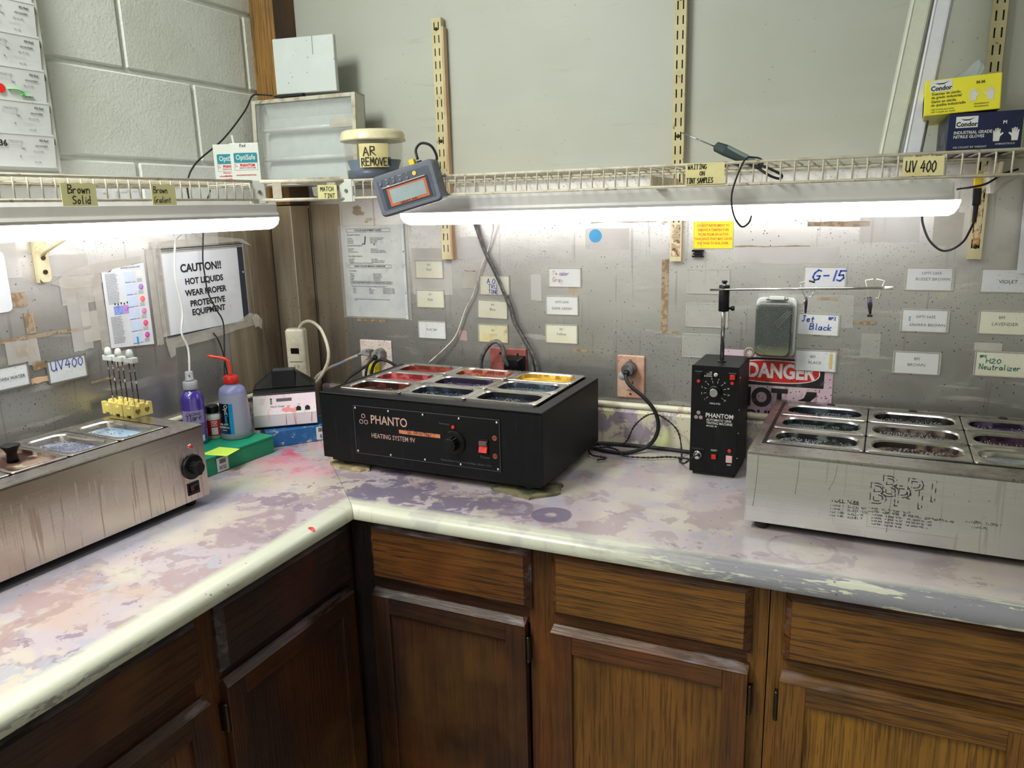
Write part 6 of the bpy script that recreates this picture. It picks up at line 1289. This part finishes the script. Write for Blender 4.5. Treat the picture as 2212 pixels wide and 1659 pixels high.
# remover jar
P = thing('plastic_jar', 'clear plastic jar with a cream lid and a handwritten remover label', 'jar', (.4640, -.2100, Z0))
jar = MB().lathe([(.0660, 0), (.0700, .004), (.0715, .03), (.0745, .098), (.0745, .100), (.0725, .100), (.0695, .03), (.068, .004), (.064, .003)], n=40, cap1=False, cap0=True).build('jar_wall', M('cloudy_clear_plastic', (206, 198, 176), .2, alpha=.11), P)
MB().lathe([(.0640, .0045), (.0670, .006), (.0680, .026), (.0600, .027), (.0680, .050), (.0001, .046)], n=36).build('blue_contents', M('blue_gel', (58, 96, 128), .35, layers=[dict(t='z', lo=.025, hi=.024, c=(24, 62, 104))]), P)
MB().lathe([(.0780, .095), (.0820, .096), (.0825, .100), (.0800, .103), (.0795, .112), (.0760, .119), (.0700, .1215), (.066, .120), (.0001, .120)], n=48).build('lid', M('cream_lid', (226, 216, 182), .35, layers=[dict(s=30, lo=.5, hi=.7, c=(210, 198, 162))]), P)
wraplabel(P, .0738, .030, .086, -84, -28, m_note_pale, 'paper_label', 14, r1=.0752)
def arc_hand(P, s, h, r, a0, z, w=.0018, sx=.9):
    """handwriting laid round a cylinder"""
    o = hand(P, s, h, 0, 0, 0, m_ink, w, sx); me = o.data
    for v in me.vertices:
        a = R(a0) + v.co.x / r; v.co = Vector((r * math.cos(a), r * math.sin(a), v.co.z + z))
    o.location = (0, 0, 0); o.rotation_euler = (0, 0, 0)
arc_hand(P, 'AR', .020, .0762, -76, .058, .0024, 1.1); arc_hand(P, 'REMOVER', .018, .0760, -80, .034, .0022, .80)

# hanging thermometer meter
P = thing('thermometer_meter', 'grey handheld meter with an orange-framed screen hanging on the shelf lip', 'meter', (.6390, -.3370, 1.5850), rot=(R(3), R(-13.5), R(4)))
def rr(w_, h_, r_, y_): return [(a, y_, b) for a, b in rrect(0, 0, w_, h_, r_, 4)]
m_grey_case = M('grey_rubber_case', (104, 108, 120), .5, layers=[dict(s=40, lo=.5, hi=.8, c=(92, 96, 106))])
P.scale = (.93, .93, .93)
MB().loft([rr(.166, .090, .010, .030), rr(.176, .100, .012, .022), rr(.178, .102, .012, -.008), rr(.170, .094, .010, -.014)], sm=False).build('meter_case', m_grey_case, P, bev=.001)
MB().loft([rr(.150, .076, .006, -.0140), rr(.150, .076, .006, -.0146)]).build('front_plate', M('dark_grey_plate', (84, 88, 102), .45), P)
scr = MB().box(-.064, -.0156, -.034, .066, -.0146, .016).build('screen_surround', M('slate_surround', (52, 60, 76), .4), P)
MB().box(-.052, -.0164, -.0315, .060, -.0156, .0125).build('orange_frame', M('orange_screen_frame', (196, 104, 62), .45), scr)
MB().box(-.045, -.0170, -.0255, .054, -.0164, .0085).build('lcd_screen', M('grey_lcd', (150, 164, 168), .2), scr)
MB().prism([(-.0150, .0150), (-.0185, .0165), (-.0150, .0185)], 'x', -.063, .060).build('screen_ridge', M('pale_ridge', (206, 190, 196), .35), scr)
text(scr, 'OMEGAETTE  HH306', .0052, .0, -.0167, -.0288, m_ink, 'CENTER', .02)
for i, x in enumerate((-.065, -.046, -.027, -.008, .012, .034)):
    disc(P, x, -.0146, .028 - (.001 * i if i < 5 else -.001), .0042 if i < 5 else .0056, .002, m_grey_case if i < 5 else M('yellow_button', (236, 196, 96), .4), 'button', 14)
    if i < 5: text(P, ('F/C', 'MAX', 'REC', 'HOLD', 'T1')[i], .0038, x, -.0149, .0350, m_white_ink, 'CENTER')
MB().box(-.049, -.0152, .0180, -.042, -.0146, .0205).build('yellow_mark', M('yellow_print', (236, 206, 110), .5), P)
MB().box(.022, -.004, .0500, .036, .010, .0640).build('yellow_probe_plug', M('yellow_probe_plug', (248, 208, 40), .4), P, bev=.0015)
MB().box(.040, .002, .049, .050, .012, .056).build('cord_socket', m_rubber, P)
cord('black lead looping from the meter behind the shelf upright', [(.6560, -.318, 1.650), (.6500, -.314, 1.672), (.6620, -.308, 1.686), (.6830, -.302, 1.680), (.6930, -.296, 1.660), (.6920, -.294, 1.645), (.6850, -.292, 1.628)], .0030, m_rubber)

# probe with handle
P = thing('temperature_probe', 'needle temperature probe with a two-tone grey handle lying on the shelf', 'probe', (1.3520, -.1750, Z0 + .0180), rot=(0, R(23.5), 0))
MB().cyl((-.128, 0, .004), (-.050, 0, .002), .0016, 8).build('needle', m_chrome, P)
m_teal_dark = M('dark_teal_handle', (52, 66, 68), .4); m_teal_pale = M('grey_green_inlay', (128, 144, 140), .45)
MB().loft([[(x, a * s, b * s + z) for a, b in rrect(0, 0, .022, .024, .006, 3)] for x, s, z in ((-.052, .42, .002), (-.048, .85, .003), (-.028, 1.0, .003), (.020, .85, .001), (.054, .60, -.002), (.058, .4, -.002))], sm=False).build('handle', m_teal_dark, P, bev=.0008)
MB().loft([[(x, -.0 + a * s, b * s + z) for a, b in rrect(0, 0, .024, .010, .004, 3)] for x, s, z in ((-.030, .5, .009), (-.024, .9, .0095), (.020, .85, .0065), (.054, .62, .002), (.056, .4, .002))], sm=False).build('handle_inlay', m_teal_pale, P)
cord('thin black lead hanging from the probe in front of the lamp', [(1.400, -.175, 1.604), (1.412, -.25, 1.616), (1.405, -.310, 1.618), (1.391, -.318, 1.616), (1.379, -.318, 1.593), (1.368, -.318, 1.558), (1.367, -.318, 1.532), (1.374, -.318, 1.505), (1.388, -.318, 1.487), (1.401, -.318, 1.494), (1.406, -.318, 1.508)], .0018, m_rubber)
cord('coiled black lead lying on the shelf beside the probe', [(1.405, -.18, 1.6135), (1.37, -.20, 1.6145), (1.33, -.21, 1.6135), (1.290, -.20, 1.6130), (1.275, -.17, 1.6130), (1.30, -.14, 1.6130), (1.36, -.14, 1.6130), (1.405, -.16, 1.6130)], .0022, m_rubber)
cord('looped black lead drooping through the shelf wires right of the probe', [(1.385, -.23, 1.614), (1.410, -.24, 1.606), (1.440, -.25, 1.592), (1.452, -.25, 1.584), (1.448, -.25, 1.578), (1.430, -.25, 1.584), (1.405, -.24, 1.600)], .0026, m_rubber)

# two leaning cable trunking lengths
def trunk(label, x0, xt, w_, y0, mat):
    P = thing('cable_trunking', label, 'trunking', (x0, y0, Z0 + .001), 0, 'white trunking lengths leaning on the wall')
    L_ = 1.02; lean = math.asin((-.030 - y0) / L_); rollx = math.atan2(xt, .31)
    P.rotation_euler = (-lean, rollx, 0)
    prof_ = [(-w_ / 2, 0), (-w_ / 2 + .003, -.010), (-w_ / 2 + .008, -.0125), (w_ / 2 - .008, -.0125), (w_ / 2 - .003, -.010), (w_ / 2, 0), (w_ / 2 - .0018, 0), (w_ / 2 - .005, -.009), (-w_ / 2 + .005, -.009), (-w_ / 2 + .0018, 0)]
    MB().loft([[(a, b, 0) for a, b in prof_], [(a, b, L_) for a, b in prof_]]).build('channel', mat, P)
    MB().box(-w_ / 2 + .0055, -.0137, .0, -w_ / 2 + .0070, -.0122, L_).box(w_ / 2 - .0070, -.0137, .0, w_ / 2 - .0055, -.0122, L_).build('edge_rib', mat, P)
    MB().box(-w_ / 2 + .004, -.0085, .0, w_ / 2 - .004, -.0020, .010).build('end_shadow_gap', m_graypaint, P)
trunk('greenish white length of cable trunking leaning on the wall, left of the pair', 1.6430, .040, .040, -.185, M('aged_white_trunking', (210, 212, 200), .4))
trunk('bluish white length of cable trunking leaning on the wall, right of the pair', 1.6830, .036, .036, -.180, M('clean_white_trunking', (222, 222, 232), .35))

# glove boxes
def gloves(P, y, x, z, s, mat, kind='pair_of_gloves_print'):
    for k in (-1, 1):
        pts = [(-.22, -.5), (.20, -.5), (.24, -.15), (.46, .08), (.40, .16), (.22, .06), (.24, .42), (.15, .44), (.12, .14), (.09, .50), (.0, .50), (-.01, .14), (-.06, .47), (-.14, .46), (-.12, .10), (-.20, .34), (-.27, .30), (-.24, -.1)]
        poly = [((x + k * .62 * s) - k * a * s, b * s + z) for a, b in pts]
        MB().loft([[(a, q, b) for a, b in poly] for q in (y, y - .0003)]).build('glove_print', mat, P)
m_navy = M('navy_carton', (10, 24, 66), .4, layers=[dict(s=6, lo=.5, hi=.7, c=(8, 18, 54))]); m_yel = M('yellow_carton', (232, 222, 52), .4, layers=[dict(s=6, lo=.5, hi=.7, c=(224, 214, 48))])
def condor(P, x, y, z):
    MB().box(x - .017, y - .0002, z - .0095, x + .017, y, z + .0095).build('logo_patch', m_paper, P)
    text(P, 'Condor', .0110, x, y - .0004, z - .0040, m_ink, 'CENTER', .035, sx=.92)
    MB().loft([[(x + a, q, z + b) for a, b in ((-.010, .0055), (-.004, .0025), (.004, .0025), (.013, .0075), (.004, .0045), (-.004, .0045))] for q in (y - .0002, y - .0004)]).build('logo_swoosh', m_ink, P)
P = thing('glove_box', 'navy blue nitrile glove box standing on the wire shelf', 'box', (1.7900, -.1700, Z0), 0)
MB().box(-.0570, -.115, 0, .0570, .115, .0660).build('carton', m_navy, P, bev=.0008)
MB().box(.0571, -.114, .001, .0578, .114, .065).build('lime_side', M('lime_side_print', (190, 216, 90), .4), P)
MB().prism([(-.110, .003), (-.060, .003), (-.090, .030)], 'x', -.0574, -.0571).build('side_print', M('grey_side_print', (70, 74, 84), .4), P)
for i in range(6): MB().box(-.0576, -.070 + i * .026, .018, -.0572, -.054 + i * .026, .040).build('side_barcode', M('side_barcode_print', (96, 98, 108), .4) if i == 0 else bpy.data.materials['side_barcode_print'], P)
y = -.1152
condor(P, -.0280, y, .0510)
text(P, 'INDUSTRIAL GRADE', .0072, -.0470, y - .0003, .0330, m_white_ink, bold=.02, sx=.9); text(P, 'NITRILE GLOVES', .0072, -.0470, y - .0003, .0260, m_white_ink, bold=.02, sx=.9)
text(P, '100 COUNT BY WEIGHT', .0048, -.0470, y - .0003, .0080, m_white_ink); text(P, 'M', .0080, .0300, y - .0003, .0470, m_white_ink, 'CENTER', .03); gloves(P, y, .0330, .0270, .0220, m_white_ink); text(P, 'AMBIDEXTROUS', .0040, .0330, y - .0003, .0110, m_white_ink, 'CENTER')
m_olive = M('olive_print', (110, 104, 24), .5)
P = thing('glove_box', 'yellow glove box lying on top of the navy one', 'box', (1.7560, -.1650, Z0 + .0680), rot=(0, R(-2.2), R(-2)))
MB().box(-.0590, -.115, 0, .0590, .115, .0600).build('carton', m_yel, P, bev=.0015)
MB().box(-.0594, -.112, .004, -.0591, .112, .034).build('dark_side', m_ink, P)
condor(P, -.0330, y, .0490)
for i, s in enumerate(('Guantes de nitrilo', 'de grado industrial', 'Gants en nitrile', 'de qualite industrielle')): text(P, s, .0062, -.0480, y - .0003, .0360 - i * .0060 - (.001 if i > 1 else 0), m_olive, bold=.02)
for i, s in enumerate(('100 Cuenta por peso', '100 Compte par poids')): text(P, s, .0042, -.0480, y - .0003, .0095 - i * .0043, m_olive)
text(P, 'M-M', .0070, .0270, y - .0003, .0480, m_olive, 'CENTER', .03); gloves(P, y, .0300, .0280, .0210, m_white_ink); text(P, 'Ambidiestros', .0042, .0300, y - .0003, .0125, m_olive, 'CENTER'); text(P, 'Ambidextres', .0042, .0300, y - .0003, .0080, m_olive, 'CENTER')
rnd = random.Random(3)
rings = []
for k, (w_, d_, z_, x_) in enumerate(((.072, .06, 0, -.008), (.064, .05, .010, -.002), (.050, .036, .018, .006), (.030, .022, .030, .014), (.018, .014, .040, .018), (.006, .006, .046, .018))):
    rings.append([(x_ + a * (1 + rnd.uniform(-.12, .12)), b * (1 + rnd.uniform(-.15, .15)), z_ + rnd.uniform(-.002, .002)) for a, b in rrect(0, 0, w_, d_, min(w_, d_) * .4, 3)])
P = thing('plastic_bag', 'crumpled translucent bag with a blue print behind the yellow glove box', 'bag', (1.7680, -.120, Z0 + .1295), 0)
MB().loft(rings, sm=False).build('bag_film', M('milky_bag_film', (206, 218, 228), .25, alpha=.42), P)
MB().loft([[(x_ * 1 + a, b, z_) for a, b in rrect(.004, 0, w_, w_ * .5, .004, 2)] for x_, w_, z_ in ((-.002, .036, .002), (.002, .034, .010), (.008, .022, .017))]).build('blue_bag_contents', M('blue_bag_print', (60, 140, 214), .5), P)

# wall rack with job sheets at the upper left
P = thing('sheet_rack', 'white wall rack of work sheets at the upper left', 'rack', (.0008, -.7520, 1.6220), 90)
MB().box(-.45, -.030, 0, .0, -.0005, .62).build('rack_back', m_white_plastic, P, bev=.001)
MB().box(-.45, -.034, .0, .0, -.030, .010).build('bottom_ledge', m_white_plastic, P)
for k in range(8):
    z = .018 + k * .0640
    MB().prism([(-.030, z - .004), (-.0375, z + .002), (-.0375, z + .0035), (-.030, z + .0035)], 'x', -.45, -.012).build('slot_strip', m_white_plastic, P)
    sh = MB().prism([(-.0312, z + .003), (-.0320, z + .003), (-.0372, z + .0700), (-.0364, z + .0700)], 'x', -.42, -.008 - .004).build('work_sheet', m_paper, P)
    MB().box(-.0100, -.0318, z + .050, -.0060, -.0300, z + .064).build('slot_tab', m_graypaint, P)
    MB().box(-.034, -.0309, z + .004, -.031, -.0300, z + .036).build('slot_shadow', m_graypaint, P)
    def st(s, size, x, dz, mt, bold=0): 
        t = dz / .067; text(P, s, size, x, -.0322 - .0052 * t - .0006, z + .003 + dz, mt, 'LEFT', bold)
    st('PO Red', .0060, -.045, .053, m_ink_grey, .02); st('INV-NUMBER', .0046, -.055, .042, m_ink_grey); st('Frame size / Lens', .0042, -.110, .050, m_ink_faint); st('[_________]', .0055, -.112, .044, m_ink_faint)
    st('Tint', .0048, -.085, .036, m_ink_grey); st('sph  cyl  axis', .0042, -.060, .032, m_ink_faint); st('__________', .0048, -.070, .024, m_ink_faint); st('0', .0060, -.090, .020, m_ink_grey); st('UV  AR', .0045, -.060, .010, m_ink_faint)
    if k == 0: st('8336', .0170, -.147, .044, m_ink, .02); st('||||||||||||', .0050, -.150, .030, m_ink_grey)
    if k == 1: st('4013', .0160, -.152, .045, m_ink, .02); st('||||||||||||', .0050, -.150, .030, m_ink_grey)
    if k == 2:
        MB().cyl((-.1070, -.0340, z + .0240), (-.1070, -.0352, z + .0240), .0090, 20).build('red_dot_sticker', M('red_dot', (230, 40, 34), .5), P)
        mg = M('green_highlighter', (110, 236, 110), .6); MB().tube(smoothpath([(-.094, -.0352, z + .024), (-.075, -.0352, z + .0250), (-.060, -.0352, z + .0200), (-.068, -.0350, z + .0150), (-.042, -.0348, z + .0150)], 5), .0022, 6, flat=.2).build('green_highlight', mg, P)
